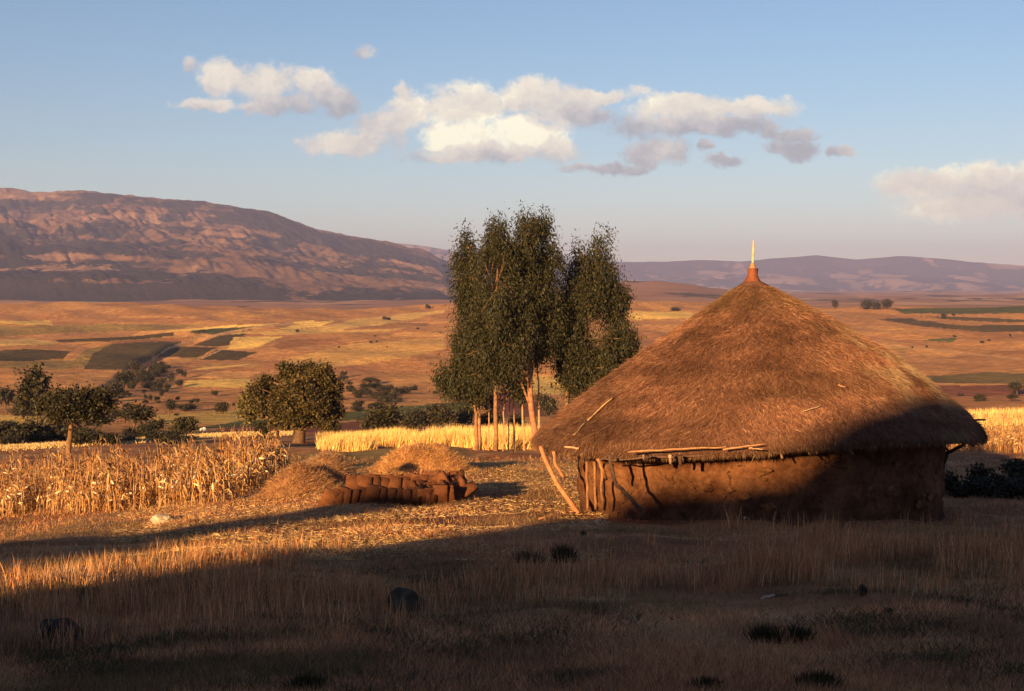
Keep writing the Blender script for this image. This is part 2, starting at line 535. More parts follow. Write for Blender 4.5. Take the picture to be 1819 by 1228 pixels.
SOIL = np.array([.33, .13, .055]); STRAWG = np.array([.50, .25, .10]); GOLD = np.array([.74, .35, .105])
DARKF = np.array([.10, .064, .021]); GREENF = np.array([.115, .11, .032]); REDF = np.array([.24, .085, .045])
BRIGHT = np.array([1.0, .60, .15]); PLAIN = np.array([.55, .245, .085])
FIELDS = [
    (np.array([.34, .20, .06]), [(-40,580),(180,576),(380,577),(290,587),(120,592),(-40,598)]),
    (np.array([.30, .18, .055]), [(130,640),(150,622),(200,612),(165,628),(150,652),(100,656),(-40,650),(-40,643),(60,642)]),
    (np.array([.66, .38, .12]), [(-40,604),(60,602),(92,606),(110,611),(-40,616)]),
    (np.array([.40, .16, .06]), [(190,608),(300,600),(345,597),(320,605),(210,611)]),
    (np.array([.36, .15, .055]), [(480,616),(520,604),(620,600),(560,612),(500,622)]),
    (np.array([.70, .40, .12]), [(450,592),(560,583),(640,566),(790,549),(790,556),(680,576),(560,592),(470,598)]),
    (np.array([.62, .32, .09]), [(500,640),(620,612),(790,598),(790,622),(640,648),(520,660)]),

    (DARKF, [(95,604),(200,600),(305,591),(310,597),(190,607),(110,608)]),
    (DARKF*1.15, [(148,656),(165,628),(200,612),(290,605),(322,607),(283,633),(232,656)]),
    (DARKF, [(-40,642),(-40,624),(40,620),(125,625),(112,637),(60,641)]),
    (DARKF, [(345,613),(388,597),(435,594),(408,612),(384,615)]),
    (DARKF, [(278,635),(310,616),(388,616),(352,635)]),
    (DARKF, [(348,640),(385,622),(458,626),(422,641)]),
    (GREENF*.8, [(330,590),(420,577),(500,575),(440,588),(380,596)]),
    (BRIGHT, [(292,589),(420,578),(560,569),(560,572),(420,583),(292,590)]),
    (BRIGHT*.9, [(402,621),(415,600),(505,598),(448,619)]),
    (BRIGHT*.9, [(488,587),(540,573),(596,570),(572,580),(520,586)]),
    (BRIGHT*.7, [(-40,569),(90,570),(92,577),(-40,576)]),
    (BRIGHT*.8, [(326,688),(332,675),(444,672),(450,690)]),
    (BRIGHT*.65, [(-40,735),(80,740),(90,752),(-40,768)]),
    (BRIGHT*.55, [(262,738),(500,724),(520,736),(500,748),(275,755)]),
    (GREENF, [(338,762),(430,747),(545,742),(548,752),(430,758),(340,766)]),
    (GREENF, [(598,736),(690,722),(830,715),(850,732),(700,742),(600,748)]),
    (REDF, [(340,772),(430,757),(660,748),(650,766),(340,780)]),
    (REDF*.9, [(872,700),(960,690),(1000,740),(880,742)]),
    (BRIGHT*.75, [(940,668),(1010,672),(1000,700),(948,702)]),
    (GREENF*.9, [(1590,549),(1900,542),(1900,557),(1600,557)]),
    (DARKF*1.3, [(1560,567),(1620,566),(1700,577),(1900,580),(1900,588),(1745,591),(1660,582)]),
    (DARKF*1.4, [(1630,562),(1700,562),(1900,572),(1900,576),(1760,573)]),
    (GREENF*1.2, [(1628,604),(1700,600),(1692,607)]),
    (DARKF*2.1, [(1630,680),(1640,668),(1760,660),(1900,668),(1900,684)]),
    (REDF*1.0, [(1650,705),(1665,686),(1900,684),(1900,704)]),
    (BRIGHT*.75, [(1110,560),(1130,553),(1230,556),(1235,566),(1120,568)]),
]

def ground_colour(P):
    X, Y = P[:, 0], P[:, 1]
    px, py = pix(P)
    n = len(P)
    C = np.empty((n, 3))
    nz = fbm(X * .35, Y * .35, octv=5, seed=3)
    near = SOIL[None] * (.75 + .5 * nz[:, None])
    a = sstep(nz, .42, .62)[:, None]
    near = near * (1 - a) + (STRAWG * .8)[None] * a
    gr = (sstep(Y, 40, 46) * (1 - sstep(Y, 62, 70)) * sstep(px, 470, 540) * (1 - sstep(px, 800, 860)))[:, None] * .7
    near = near * (1 - gr) + np.array([.17, .14, .045])[None] * gr
    # bare trodden earth round the hut
    bare = np.exp(-(((X - 2.5) / 6.5) ** 2 + ((Y - 28.5) / 4.0) ** 2))[:, None] * .8
    near = near * (1 - bare) + np.array([.25, .095, .045])[None] * bare
    nb = fbm(X * .012, Y * .012, octv=6, seed=11)
    nb2 = fbm(X * .03, Y * .008, octv=4, seed=5)
    far = PLAIN[None] * (.75 + .5 * nb[:, None])
    g = sstep(nb2, .5, .68)[:, None] * .6
    far = far * (1 - g) + GOLD[None] * g
    r = sstep(nb, .56, .7)[:, None] * .5
    far = far * (1 - r) + np.array([.34, .13, .055])[None] * r
    w = sstep(Y, 110, 220)[:, None]
    C = near * (1 - w) + far * w
    wx = px + 9 * (fbm(X * .03, Y * .03, octv=3, seed=21) - .5)
    wy = py + 4.5 * (fbm(X * .03, Y * .03, octv=3, seed=22) - .5)
    fm = Y > 130
    rp = random.Random(5)
    for _ in range(46):
        x0 = rp.choice([rp.uniform(-60, 760), rp.uniform(-60, 760), rp.uniform(1380, 1800)]); y0 = rp.uniform(556, 668)
        w_ = rp.uniform(40, 150); h_ = rp.uniform(2.5, 9) * (.5 + (y0 - 550) / 110); sk = rp.uniform(10, 40); sl = rp.uniform(-8, 2)
        c_ = rp.choice([PLAIN * .62, GOLD * 1.15, PLAIN * .8 * np.array([.9, 1.1, 1.0]), PLAIN * 1.2, np.array([.42, .16, .07]), BRIGHT * .8])
        m = inpoly(wx, wy, [(x0, y0), (x0 + w_, y0 + sl), (x0 + w_ - sk, y0 + sl + h_), (x0 - sk, y0 + h_)]) & fm
        C[m] = C[m] * .35 + c_ * (.5 + .4 * nb[m, None])
    for (c_, poly) in FIELDS:
        m = inpoly(wx, wy, poly) & fm
        C[m] = c_ * (.70 + .35 * nb[m, None] + .35 * fbm(X[m] * .06, Y[m] * .02, octv=4, seed=23)[:, None])
    # tracks across the slope
    for line, wd in (([(238,662),(268,640),(300,618),(360,600),(440,584),(520,574)], 2.2), ([(352,640),(400,618),(430,600)], 1.3), ([(1420,600),(1560,612),(1830,640)], 1.2)):
        lx = np.array([p[0] for p in line], float); ly = np.array([p[1] for p in line], float)
        yy = np.interp(px, lx, ly)
        m = (np.abs(py - yy) < wd) & (px > lx[0]) & (px < lx[-1]) & fm
        C[m] = np.array([.62, .33, .14])
    # scrubby ground on the lower slope and along the gully
    for (ex, ey, ax, ay) in ((665, 700, 85, 32), (250, 690, 60, 26), (300, 655, 55, 18), (90, 720, 120, 20), (330, 725, 90, 10)):
        k = np.exp(-(((px - ex) / ax) ** 2 + ((py - ey) / ay) ** 2)) * sstep(fbm(X * .06, Y * .03, octv=4, seed=33), .42, .6) * fm
        C = C * (1 - .65 * k[:, None]) + np.array([.16, .085, .04])[None] * .65 * k[:, None]
    return C

def fan(ys, cols, zfun):
    YY, CC = np.meshgrid(ys, cols, indexing='ij')
    XX = CC * YY
    ZZ = zfun(XX, YY)
    return np.stack([XX, YY, ZZ], -1).reshape(-1, 3)

cols = np.concatenate([np.linspace(-1.6, -.42, 40), np.linspace(-.415, .415, 800), np.linspace(.42, 1.6, 40)])
ysn = np.concatenate([np.geomspace(5.5, 120, 190)])
# near ground
colsn = np.concatenate([np.linspace(-3.0, -.42, 40), np.linspace(-.415, .415, 300), np.linspace(.42, 3.0, 40)])
P = fan(ysn, colsn, H)
nrm_n = fbm(P[:, 0] * 1.4, P[:, 1] * 1.4, octv=4, seed=8)
P[:, 2] += (nrm_n - .5) * .12 * (1 - sstep(P[:, 1], 60, 120))
me = mesh_np('ground', P, grid_faces(len(ysn), len(colsn)), ground_colour(P), True)
obj('ground', me, M_ground, kind='structure')
# valley and the golden slope opposite; rows spaced by how the slope recedes
ysv = np.concatenate([np.geomspace(119.5, 300, 50), 300 + np.cumsum(np.linspace(1.9, 6.2, 215))])
ysv = ysv[ysv < 1700]
P = fan(ysv, cols, H)
gul = np.exp(-((pix(P)[0] - np.interp(pix(P)[1], [560, 600, 640, 680, 720], [430, 350, 262, 215, 120])) / 14) ** 2) * sstep(P[:, 1], 250, 350) * (1 - sstep(P[:, 1], 600, 800))
P[:, 2] -= 3.0 * gul
P[:, 2] += (fbm(P[:, 0] * .03, P[:, 1] * .03, octv=5, seed=9) - .5) * 2.2 * sstep(P[:, 1], 150, 350)
cc = ground_colour(P)
me = mesh_np('hillside', P, grid_faces(len(ysv), len(cols)), cc, True)
obj('hillside', me, M_valley, kind='structure')

# unseen caster added behind the camera, outline shaped to throw the foreground shade
def uv_of(P):
    P = np.asarray(P, float)
    s, c = math.sin(SUN_AZ), math.cos(SUN_AZ)
    al = P[..., 0] * s + P[..., 1] * c
    return P[..., 0] * c - P[..., 1] * s, P[..., 2] + al * math.tan(SUN_EL), al
EDGE = [(0, 1100, None), (500, 1010, None), (800, 968, None), (1010, 938, None)]
ep = [hit(a, b)[0] for a, b, _ in EDGE] + [at(1100, 876, 25.6), at(1250, 862, 25.1), at(1390, 845, 25.0), at(1450, 795, 24.6), at(1540, 745, 25.6), at(1650, 712, 27.2)]
EU = [uv_of(p) for p in ep]
print('edge uv', [(round(float(a), 2), round(float(b), 2)) for a, b, _ in EU])
sp = [hit(a, b)[0] for a, b in ((60, 975), (100, 948), (100, 1005), (300, 945), (300, 978), (500, 925), (640, 902))]
SU = [uv_of(p) for p in sp]
print('strip uv', [(round(float(a), 2), round(float(b), 2)) for a, b, _ in SU])
AL0 = -52.0
CASTER_U = np.array([-70, -25, -21, -17.2, -16.6, -16.3, -16.0, -15.0, -14.4, -14.2, -13.8, -12.7, -11.6, -11.3, -10.2, -9.85, -9.5, -8.43, -7.65, -6.95, -6.28, -5.92, -5.57, -5.01, -4.25, -3.0, 5, 20, 70], float)
CASTER_V = np.array([-5, -4.5, -.9, -.4, -.05, .30, .90, 1.02, .92, .05, -.2, -.68, -.92, -3.0, -3.2, .30, 1.0, 1.2, 1.3, 1.4, 1.55, 1.95, 2.2, 2.75, 3.4, 3.8, 4.5, 4.5, 3.0], float)  # one narrow peak is shaped to put the front bricks in shade
us = np.concatenate([np.linspace(-70, -22, 20), np.linspace(-21.9, 0, 200), np.linspace(1, 70, 30)])
als = np.concatenate([np.linspace(-110, -60, 14), np.linspace(-58, -44, 15), np.linspace(-42, 3, 30)])
UU, AA = np.meshgrid(us, als, indexing='ij')
s_, c_ = math.sin(SUN_AZ), math.cos(SUN_AZ)
XX = UU * c_ + AA * s_; YY = -UU * s_ + AA * c_
caster_z = np.interp(UU, CASTER_U, CASTER_V) - AL0 * math.tan(SUN_EL)
caster_z = caster_z + (fbm(UU * 1.5, UU * 0, octv=3, seed=4) - .5) * .22
base = H(XX, np.minimum(YY, 0)) - .3
fall = np.abs(AA - AL0) * .55
ZZ = np.maximum(base, caster_z - fall)
keep = YY > 4.5
ZZ = np.where(keep, H(XX, YY) - 1.0, ZZ)
P = np.stack([XX, YY, ZZ], -1).reshape(-1, 3)
me = mesh_np('shadow_caster', P, grid_faces(len(us), len(als)), ground_colour(P * [1, 0, 1] + [0, 30, 0]), True)
obj('shadow_caster', me, M_ground, kind='structure')

# far plain
pys = np.interp
PLY = np.array([1250, 1500, 1800, 2500, 4000, 7000, 12500]); PLP = np.array([556, 549, 541, 533, 525, 519, 517])
def HP(X, Y):
    z = np.interp(Y, PLY, [slope_of(p) * y for p, y in zip(PLP, PLY)])
    px = CX + X / Y * F
    rdg = np.interp(px, [900, 1050, 1115, 1170, 1230, 1290, 1345, 1400], [-4, 24, 30, 30, 25, 18, 6, 0])
    z = z + rdg / F * Y * np.exp(-((Y - 2500) / 520) ** 2)
    z = z + (fbm(X * .004, Y * .003, octv=5, seed=41) - .5) * np.interp(Y, [1250, 2500, 9000], [6, 22, 30])
    return z
cp_ = np.linspace(-1.1, 1.1, 560)
yp = np.geomspace(1250, 12500, 170)
P = fan(yp, cp_, HP)
k1 = fbm(P[:, 0] * .006, P[:, 1] * .0022, octv=5, seed=42)
k2 = fbm(P[:, 0] * .012, P[:, 1] * .004, octv=4, seed=43)
C = np.stack([.30 + (k2 - .5) * 1.6, sstep(k1, .5, .65) * .8, k1 * 0], -1).clip(0, 1)
me = mesh_np('plain', P, grid_faces(len(yp), len(cp_)), C, True)
obj('plain', me, M_pln, kind='structure')

# left mountain: terraces of cultivated shelf and bushy scarp
MCX = np.array([-1500, -700, -300, 0, 60, 150, 210, 300, 400, 450, 500, 560, 620, 700, 760, 785, 800, 860, 950, 1100], float)
MCY = np.array([350, 320, 345, 334, 339, 336, 341, 351, 361, 370, 384, 404, 416, 430, 446, 458, 470, 505, 535, 560], float)
TFY = np.array([2450, 2620, 3100, 3350, 3900, 4150, 4700, 5000, 5400, 5800])
TFR = np.array([0.0, .27, .40, .56, .70, .80, .93, 1.0, .96, .85])
TFRV = np.array([548, 0])
def HM(X, Y):
    px = CX + X / Y * F
    wob = 130 * (fbm(X * .0012, Y * .0009, octv=3, seed=50) - .5) * 2
    fr = np.interp(Y + wob * 1.3, TFY, TFR)
    cy = np.interp(px, MCX, MCY)
    py = 546 + (cy - 546) * fr
    z = slope_of(py) * Y
    # gullies run down slope and to the left
    g = vnoise((X + .55 * Y) * .0062, Y * .0012, seed=51)
    rd = 1 - np.abs(2 * g - 1)
    g2 = vnoise((X + .45 * Y) * .015, Y * .003, seed=52)
    z = z - (rd * 24 + (1 - np.abs(2 * g2 - 1)) * 12 + (1 - np.abs(2 * vnoise((X + .4 * Y) * .04, Y * .008, seed=58) - 1)) * 10) * np.clip(fr * 1.3, 0, 1) * np.interp(fr, [0, .9, 1.0], [1, 1, .15])
    z = z + (fbm(X * .006, Y * .006, octv=5, seed=53) - .5) * 46 * np.clip(fr * 3, 0, 1) * np.interp(fr, [0, .9, 1.0], [1, 1, .45]) + (fbm(X * .03, Y * .02, octv=3, seed=54) - .5) * 11 * np.clip(fr * 3, 0, 1)
    return z
cm = np.concatenate([np.linspace(-.95, -.41, 60), np.linspace(-.408, .09, 760)])
ym = np.linspace(2450, 5800, 320)
P = fan(ym, cm, HM)
px, py = pix(P)
a1 = fbm(P[:, 0] * .010, P[:, 1] * .0035, octv=5, seed=55)
a2 = fbm(P[:, 0] * .0035, P[:, 1] * .002, octv=4, seed=56)
frac = (546 - py) / np.maximum(546 - np.interp(px, MCX, MCY), 8)
bush = (fbm(P[:, 0] * .0016, frac * 13, octv=4, seed=59) - .5) * 1.5 + np.interp(frac, [0, .05, .25, .32, .42, .48, .66, .72, .84, .97], [.58, .76, .74, .24, .30, .74, .68, .44, .88, .36])
pale = sstep(fbm(P[:, 0] * .006, P[:, 1] * .004, octv=3, seed=57), .50, .66) * (bush < .45) * .8
C = np.stack([np.clip(bush + (a1 - .5) * 1.5 + (a2 - .5) * .9, 0, 1), pale, 0 * a1], -1)
me = mesh_np('mountain', P, grid_faces(len(ym), len(cm)), C, True)
obj('mountain', me, M_mtn, kind='structure')

# far blue range
RX = np.array([-3000, -1200, -300, 300, 700, 760, 820, 950, 1080, 1180, 1260, 1320, 1380, 1450, 1520, 1600, 1680, 1760, 1819, 2100, 2600, 3600], float)
RY = np.array([440, 400, 420, 425, 430, 437, 448, 455, 464, 463, 460, 463, 458, 451, 459, 453, 458, 466, 470, 462, 478, 470], float)
def HR(X, Y):
    px = CX + X / Y * F
    fr = np.interp(Y + 900 * (fbm(X * .0006, Y * .0004, octv=3, seed=60) - .5), [8200, 8900, 9900, 10600, 11400, 12500], [0, .42, .6, 1.0, .93, .6])
    py = 520 + (np.interp(px, RX, RY) - 520) * fr
    z = slope_of(py) * Y
    g = vnoise((X + .4 * Y) * .0028, Y * .0006, seed=61)
    z = z - (1 - np.abs(2 * g - 1)) * 55 * np.interp(fr, [0, .2, .9, 1], [0, 1, 1, .2])
    z = z + (fbm(X * .003, Y * .003, octv=5, seed=62) - .5) * 55 * np.interp(fr, [0, .2, .9, 1], [0, 1, 1, .35])
    return z
crr = np.linspace(-1.0, 1.0, 520)
yr = np.linspace(8200, 12500, 120)
P = fan(yr, crr, HR)
a1 = fbm(P[:, 0] * .0035, P[:, 1] * .0012, octv=5, seed=65)
C = np.stack([np.clip(.66 + (a1 - .5) * 2.0 + (fbm(P[:, 0] * .012, P[:, 1] * .003, octv=3, seed=66) - .5) * 1.2, 0, 1), sstep(.5 - a1, .0, .15) * .6, 0 * a1], -1)
me = mesh_np('mountain_range', P, grid_faces(len(yr), len(crr)), C, True)
obj('mountains', me, M_rng, kind='structure')

# ---------------------------------------------------------------- the hut
HCX, HCY = 4.86, 28.7
HC = np.array([HCX, HCY])
ZAP = at(1337, 500, 28.7)[2]
S_IN = [0, .10, .22, .37, .51, .66, .81, .94, 1.0]
R_IN = [.17, .68, 1.30, 2.03, 2.72, 3.34, 3.92, 4.40, 4.50]
EA_T = np.radians([-180, -135, -110, -90, -65, -45, 0, 45, 90, 180])      # angle of the eave, -90 faces the camera
EA_Z = np.array([at(950, 792, 28.9)[2], at(1045, 814, 25.7)[2], at(1150, 806, 24.6)[2], at(1340, 800, 24.2)[2], at(1530, 796, 24.6)[2], at(1640, 790, 25.5)[2], at(1738, 784, 28.6)[2], -3.2, -3.35, at(950, 792, 28.9)[2]])
def roof_pt(s, th, lift=0.0):
    s = np.asarray(s, float); th = np.asarray(th, float)
    ze = np.interp((th + np.pi) % (2 * np.pi) - np.pi, EA_T, EA_Z) + .13 - .10 * np.exp(-(((th + np.pi) % (2 * np.pi) - np.pi - np.radians(-108)) / np.radians(24)) ** 2)
    lop = (.20 * np.sin(np.pi * np.clip(s, 0, 1)) - .03 * s) * np.cos(th) - .05 * s + .03 * np.sin(3 * th + 2.2) * s
    r = np.interp(s, S_IN, R_IN) + lop * .9
    r = r + .05 * (vnoise(np.cos(th) * 6 + 9, np.sin(th) * 6 + 9, s * 7, seed=70) - .5) * 2 * np.clip(s * 3, 0, 1) + .03 * (vnoise(np.cos(th) * 16 + 9, np.sin(th) * 16 + 9, s * 14, seed=71) - .5) * 2 * np.clip(s * 3, 0, 1)
    # faint courses of re-thatching
    r = r + .018 * np.sin(s * 34 + 2.2 * np.sin(th * 2)) * np.clip(s * 2, 0, 1)
    hd = ZAP + (ze - ZAP) * s + lift
    return np.stack([HCX + (r + lift * .7) * np.cos(th), HCY + (r + lift * .7) * np.sin(th), hd], -1)

hut = empty('thatched_hut', (HCX, HCY, float(H(HCX, HCY))), 'round mud-walled hut with a wide conical thatched roof and a spiked finial', 'hut')
HO = np.array(hut.location)
nt_, ns_ = 360, 90
th = np.linspace(-np.pi, np.pi, nt_, endpoint=False); ss = np.linspace(0, 1, ns_)
SS, TT = np.meshgrid(ss, th, indexing='ij')
V = roof_pt(SS, TT).reshape(-1, 3)
low = roof_pt(np.ones(nt_) * .985, th); low[:, 2] -= .13 + .05 * vnoise(th * 9 + 30, th * 0, seed=73); low[:, :2] = HC + (low[:, :2] - HC) * .985
inn = roof_pt(np.ones(nt_) * .80, th); inn[:, 2] -= .24
top = roof_pt(np.ones(nt_) * .05, th); top[:, 2] -= .3
V = np.vstack([V, low, inn, top])
Q = grid_faces(ns_ + 3, nt_, True)
px_, _ = pix(V)
tn = fbm(np.arctan2(V[:, 1] - HCY, V[:, 0] - HCX) * 5, V[:, 2] * 2.2, octv=5, seed=74)
TH_A, TH_B = np.array([.14, .058, .034]), np.array([.24, .11, .064])
C = TH_A[None] * (1 - tn[:, None]) + TH_B[None] * tn[:, None]
roof = obj('roof', mesh_np('roof', V - HO, Q, C, True), M_thatch, hut)
# thatch straws
n = 190000
s1 = np.sqrt(rng.uniform(.0008, 1.0, n)); t1 = rng.uniform(-np.pi, np.pi, n)
kp = (np.sin(t1) < .25) | (rng.random(n) < .35)
s1, t1 = s1[kp], t1[kp]; n = len(s1)
Pb = roof_pt(s1, t1, .0)
dn = roof_pt(s1 + .02, t1, 0) - Pb
dn /= np.linalg.norm(dn, axis=1)[:, None]
side = np.stack([-np.sin(t1), np.cos(t1), 0 * t1], -1)
nrm = np.cross(side, dn); nrm *= np.sign(nrm[:, 2])[:, None]
swirl = (vnoise(t1 * 5 + 20, s1 * 9, seed=75) - .5) * .9
D = dn + side * (swirl + rng.normal(0, .55, n))[:, None] + nrm * (rng.uniform(.0, .16, n) + .5 * (rng.random(n) < .05))[:, None]
Ln = rng.uniform(.06, .22, n)
Wd = rng.uniform(.006, .013, n)
Cc = pick([(.17, .069, .041), (.23, .098, .057), (.29, .137, .081), (.37, .21, .13), (.11, .046, .028)], n, .14, [.27, .31, .22, .05, .15])
pn = fbm(t1 * 3.2 + 30, s1 * 6, octv=4, seed=76)
bandn = fbm(t1 * 1.6 + 30, s1 * 13, octv=4, seed=79)
Cc *= (.70 + .50 * sstep(pn, .3, .72))[:, None] * (.72 + .5 * sstep(bandn, .36, .6))[:, None]
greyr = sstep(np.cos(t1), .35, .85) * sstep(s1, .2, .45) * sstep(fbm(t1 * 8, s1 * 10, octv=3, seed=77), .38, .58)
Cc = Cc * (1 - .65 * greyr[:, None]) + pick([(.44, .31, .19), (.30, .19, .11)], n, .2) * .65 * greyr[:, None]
olive = sstep(.25 - s1, 0, .12)[:, None] * .35
Cc = Cc * (1 - olive) + np.array([.19, .115, .042])[None] * olive
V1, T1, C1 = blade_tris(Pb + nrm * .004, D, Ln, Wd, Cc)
# ragged eave fringe
n2 = 26000
t2 = rng.uniform(-np.pi, np.pi, n2)
P2 = roof_pt(np.full(n2, .985), t2); P2[:, 2] -= rng.uniform(-.02, .13, n2)
out = np.stack([np.cos(t2), np.sin(t2), 0 * t2], -1)
P2 -= out * .01
D2 = np.stack([rng.normal(0, .22, n2), rng.normal(0, .22, n2), -np.ones(n2)], -1) + out * rng.uniform(-.05, .4, n2)[:, None]
L2 = rng.uniform(.03, .10, n2) * (1 + 1.3 * (vnoise(t2 * 34 + 120, t2 * 0, seed=78) > .62) * rng.random(n2))
C2 = pick([(.14, .065, .032), (.22, .10, .05), (.34, .20, .11), (.10, .045, .025)], n2, .2)
V2, T2, C2 = blade_tris(P2, D2, L2, rng.uniform(.006, .014, n2), C2)
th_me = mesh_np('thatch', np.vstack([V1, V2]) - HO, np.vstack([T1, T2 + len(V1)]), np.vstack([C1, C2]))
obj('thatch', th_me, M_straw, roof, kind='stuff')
# poles and twigs left lying on the thatch
def stick(name, p, r, parent, mat=M_wood, col=(.5, .28, .15), sides=6, wob=.01, nseg=7, **kw):
    p = np.asarray(p, float)
    if len(p) == 2:
        t = np.linspace(0, 1, nseg)[:, None]
        q = p[0] * (1 - t) + p[1] * t
    else:
        t = np.linspace(0, len(p) - 1, nseg)
        q = np.stack([np.interp(t, np.arange(len(p)), p[:, k]) for k in range(3)], -1)
    q = q + rng.normal(0, wob, q.shape) * np.concatenate([[0], np.ones(nseg - 2), [0]])[:, None]
    rr = np.linspace(r[0], r[1], nseg) if isinstance(r, (tuple, list)) else r
    g = Geo(); g.tube(q - (np.array(parent.location) if parent is not None and parent.parent is None else 0), rr, sides, col)
    return obj(name, g.mesh(name, True), mat, parent, **kw)
def on_roof(px, py, lift=.05):
    """roof point under a photo pixel (front side)"""
    ts = np.linspace(-np.pi, 0, 361)[:, None]; s2 = np.linspace(.02, 1, 160)[None, :]
    Pq = roof_pt(s2 + 0 * ts, ts + 0 * s2)
    a, b = pix(Pq)
    i = np.argmin((a - px) ** 2 + (b - py) ** 2)
    i, j = divmod(i, 160)
    return roof_pt(s2[0, j], ts[i, 0], lift)
for a, b, r, cc_ in (((1046, 751), (1090, 712), .017, (.36, .21, .10)), ((1425, 735), (1456, 726), .011, (.42, .27, .15)), ((1486, 689), (1500, 693), .012, (.45, .21, .12)), ((1006, 800), (1032, 806), .02, (.5, .28, .16)), ((1022, 778), (1042, 752), .008, (.4, .24, .13))):
    pts = [on_roof(a[0] + (b[0] - a[0]) * k / 4, a[1] + (b[1] - a[1]) * k / 4) for k in range(5)]
    stick('thatching_cane', pts, r, hut, col=cc_, wob=.004, label='pale cane lying across the thatch')
# long bleached laths tied along the eave
ev = lambda pts, d: [at(x, y, yy - d) for x, y, yy in pts]
stick('eave_lath', ev([(1116, 803, 24.75), (1200, 798, 24.3), (1290, 794, 24.1)], .05), (.018, .013), hut, col=(.38, .18, .09), wob=.004, nseg=10)
stick('eave_lath', ev([(1284, 799, 24.15), (1320, 794, 24.1), (1356, 789, 24.1)], .06), (.016, .010), hut, col=(.46, .22, .12), wob=.003, nseg=8)
stick('eave_lath', ev([(1330, 797, 24.1), (1356, 798, 24.1)], .10), (.016, .012), hut, col=(.5, .26, .15))
stick('eave_lath', [at(1700, 744, 27.0), at(1750, 746, 27.3)], (.03, .02), hut, col=(.16, .08, .05))
stick('eave_lath', [at(1060, 817, 25.4), at(1130, 815, 24.8), at(1240, 809, 24.5), at(1352, 804, 24.4)], (.018, .018), hut, col=(.12, .06, .04), wob=.01, nseg=14)

# wall
nt_, nz_ = 420, 64
th = np.linspace(-np.pi, np.pi, nt_, endpoint=False)
WR = 3.62; WCX = 5.0
zt = np.linspace(0, 1, nz_)
ZT, TH = np.meshgrid(zt, th, indexing='ij')
wn = fbm(np.cos(TH) * 3 + 9, np.sin(TH) * 3 + 9, ZT * 2.2, octv=5, seed=80)
wl = vnoise(np.cos(TH) * 9 + 9, np.sin(TH) * 9 + 9, ZT * 5, seed=81)
RR = WR + (wn - .5) * .30 + (sstep(wl, .52, .62) - .3) * .05 + (vnoise(np.cos(TH) * 26 + 9, np.sin(TH) * 26 + 9, ZT * 12, seed=83) - .5) * .045 + .10 * np.exp(-((ZT) / .12) ** 2)
XW = WCX + RR * np.cos(TH); YW = HCY + .1 + RR * np.sin(TH)
zb = H(XW, YW) - .25
ztop = np.interp(TH, EA_T, EA_Z) + .42
ZW = zb + (ztop - zb) * ZT
V = np.stack([XW, YW, ZW], -1).reshape(-1, 3)
dk = sstep(.45 - (ZT + .5 * (wn - .5)), 0, .35).reshape(-1, 1)  # wall foot darkened: damp mud, plus its shade put into the colour
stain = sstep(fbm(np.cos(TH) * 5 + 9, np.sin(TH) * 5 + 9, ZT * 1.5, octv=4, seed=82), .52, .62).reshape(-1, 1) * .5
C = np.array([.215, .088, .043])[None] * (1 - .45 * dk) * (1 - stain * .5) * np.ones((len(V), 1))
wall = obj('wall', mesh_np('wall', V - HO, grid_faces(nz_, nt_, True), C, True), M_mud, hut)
# daub patches and clods that stand proud of the wall
def clod(rad, seed, flat=(1, .5, .8), sub=2, col=(.3, .13, .06), amp=.35):
    bm_v, bm_f = icosphere(sub)
    nn = vnoise(bm_v[:, 0] * 1.3 + seed * 3.1, bm_v[:, 1] * 1.3 + 5, bm_v[:, 2] * 1.3 + 5, seed=seed)
    n3 = vnoise(bm_v[:, 0] * 3.1 + seed * 3.1, bm_v[:, 1] * 3.1 + 5, bm_v[:, 2] * 3.1 + 5, seed=seed + 1)
    V = bm_v * (1 + amp * (nn[:, None] - .5) * 2 + amp * .4 * (n3[:, None] - .5) * 2) * rad * np.array(flat)
    return V, bm_f
def icosphere(sub):
    t = (1 + 5 ** .5) / 2
    V = [(-1,t,0),(1,t,0),(-1,-t,0),(1,-t,0),(0,-1,t),(0,1,t),(0,-1,-t),(0,1,-t),(t,0,-1),(t,0,1),(-t,0,-1),(-t,0,1)]
    Fc = [(0,11,5),(0,5,1),(0,1,7),(0,7,10),(0,10,11),(1,5,9),(5,11,4),(11,10,2),(10,7,6),(7,1,8),(3,9,4),(3,4,2),(3,2,6),(3,6,8),(3,8,9),(4,9,5),(2,4,11),(6,2,10),(8,6,7),(9,8,1)]
    V = [tuple(np.array(v) / np.linalg.norm(v)) for v in V]
    for _ in range(sub):
        cache = {}; nf_ = []
        def mid(a, b):
            k = (min(a, b), max(a, b))
            if k not in cache:
                m = np.array(V[a]) + np.array(V[b]); m /= np.linalg.norm(m)
                V.append(tuple(m)); cache[k] = len(V) - 1
            return cache[k]
        for a, b, c in Fc:
            ab, bc, ca = mid(a, b), mid(b, c), mid(c, a)
            nf_ += [(a, ab, ca), (b, bc, ab), (c, ca, bc), (ab, bc, ca)]
        Fc = nf_
    return np.array(V), np.array(Fc)

g = Geo()
for k in range(26):
    t = rng.uniform(-np.pi + .1, -.1); r_ = rng.uniform(.03, .11)
    V, T = clod(r_, 200 + k, (1.2, 1.2, .7), 2, amp=.75)
    zz = rng.beta(1.2, 1.6)
    x_ = WCX + (WR + .02) * math.cos(t); y_ = HCY + .1 + (WR + .02) * math.sin(t)
    z_ = float(H(x_, y_)) + .05 + zz * 1.2
    n_ = np.array([math.cos(t), math.sin(t), 0])
    V = V - np.outer(V @ n_, n_) * .86
    g.add(V + [x_, y_, z_] - HO, T, None, np.array([.30, .125, .055]) * rng.uniform(.6, 1.05))
obj('daub', g.mesh('daub', True), M_mud, hut, kind='stuff')
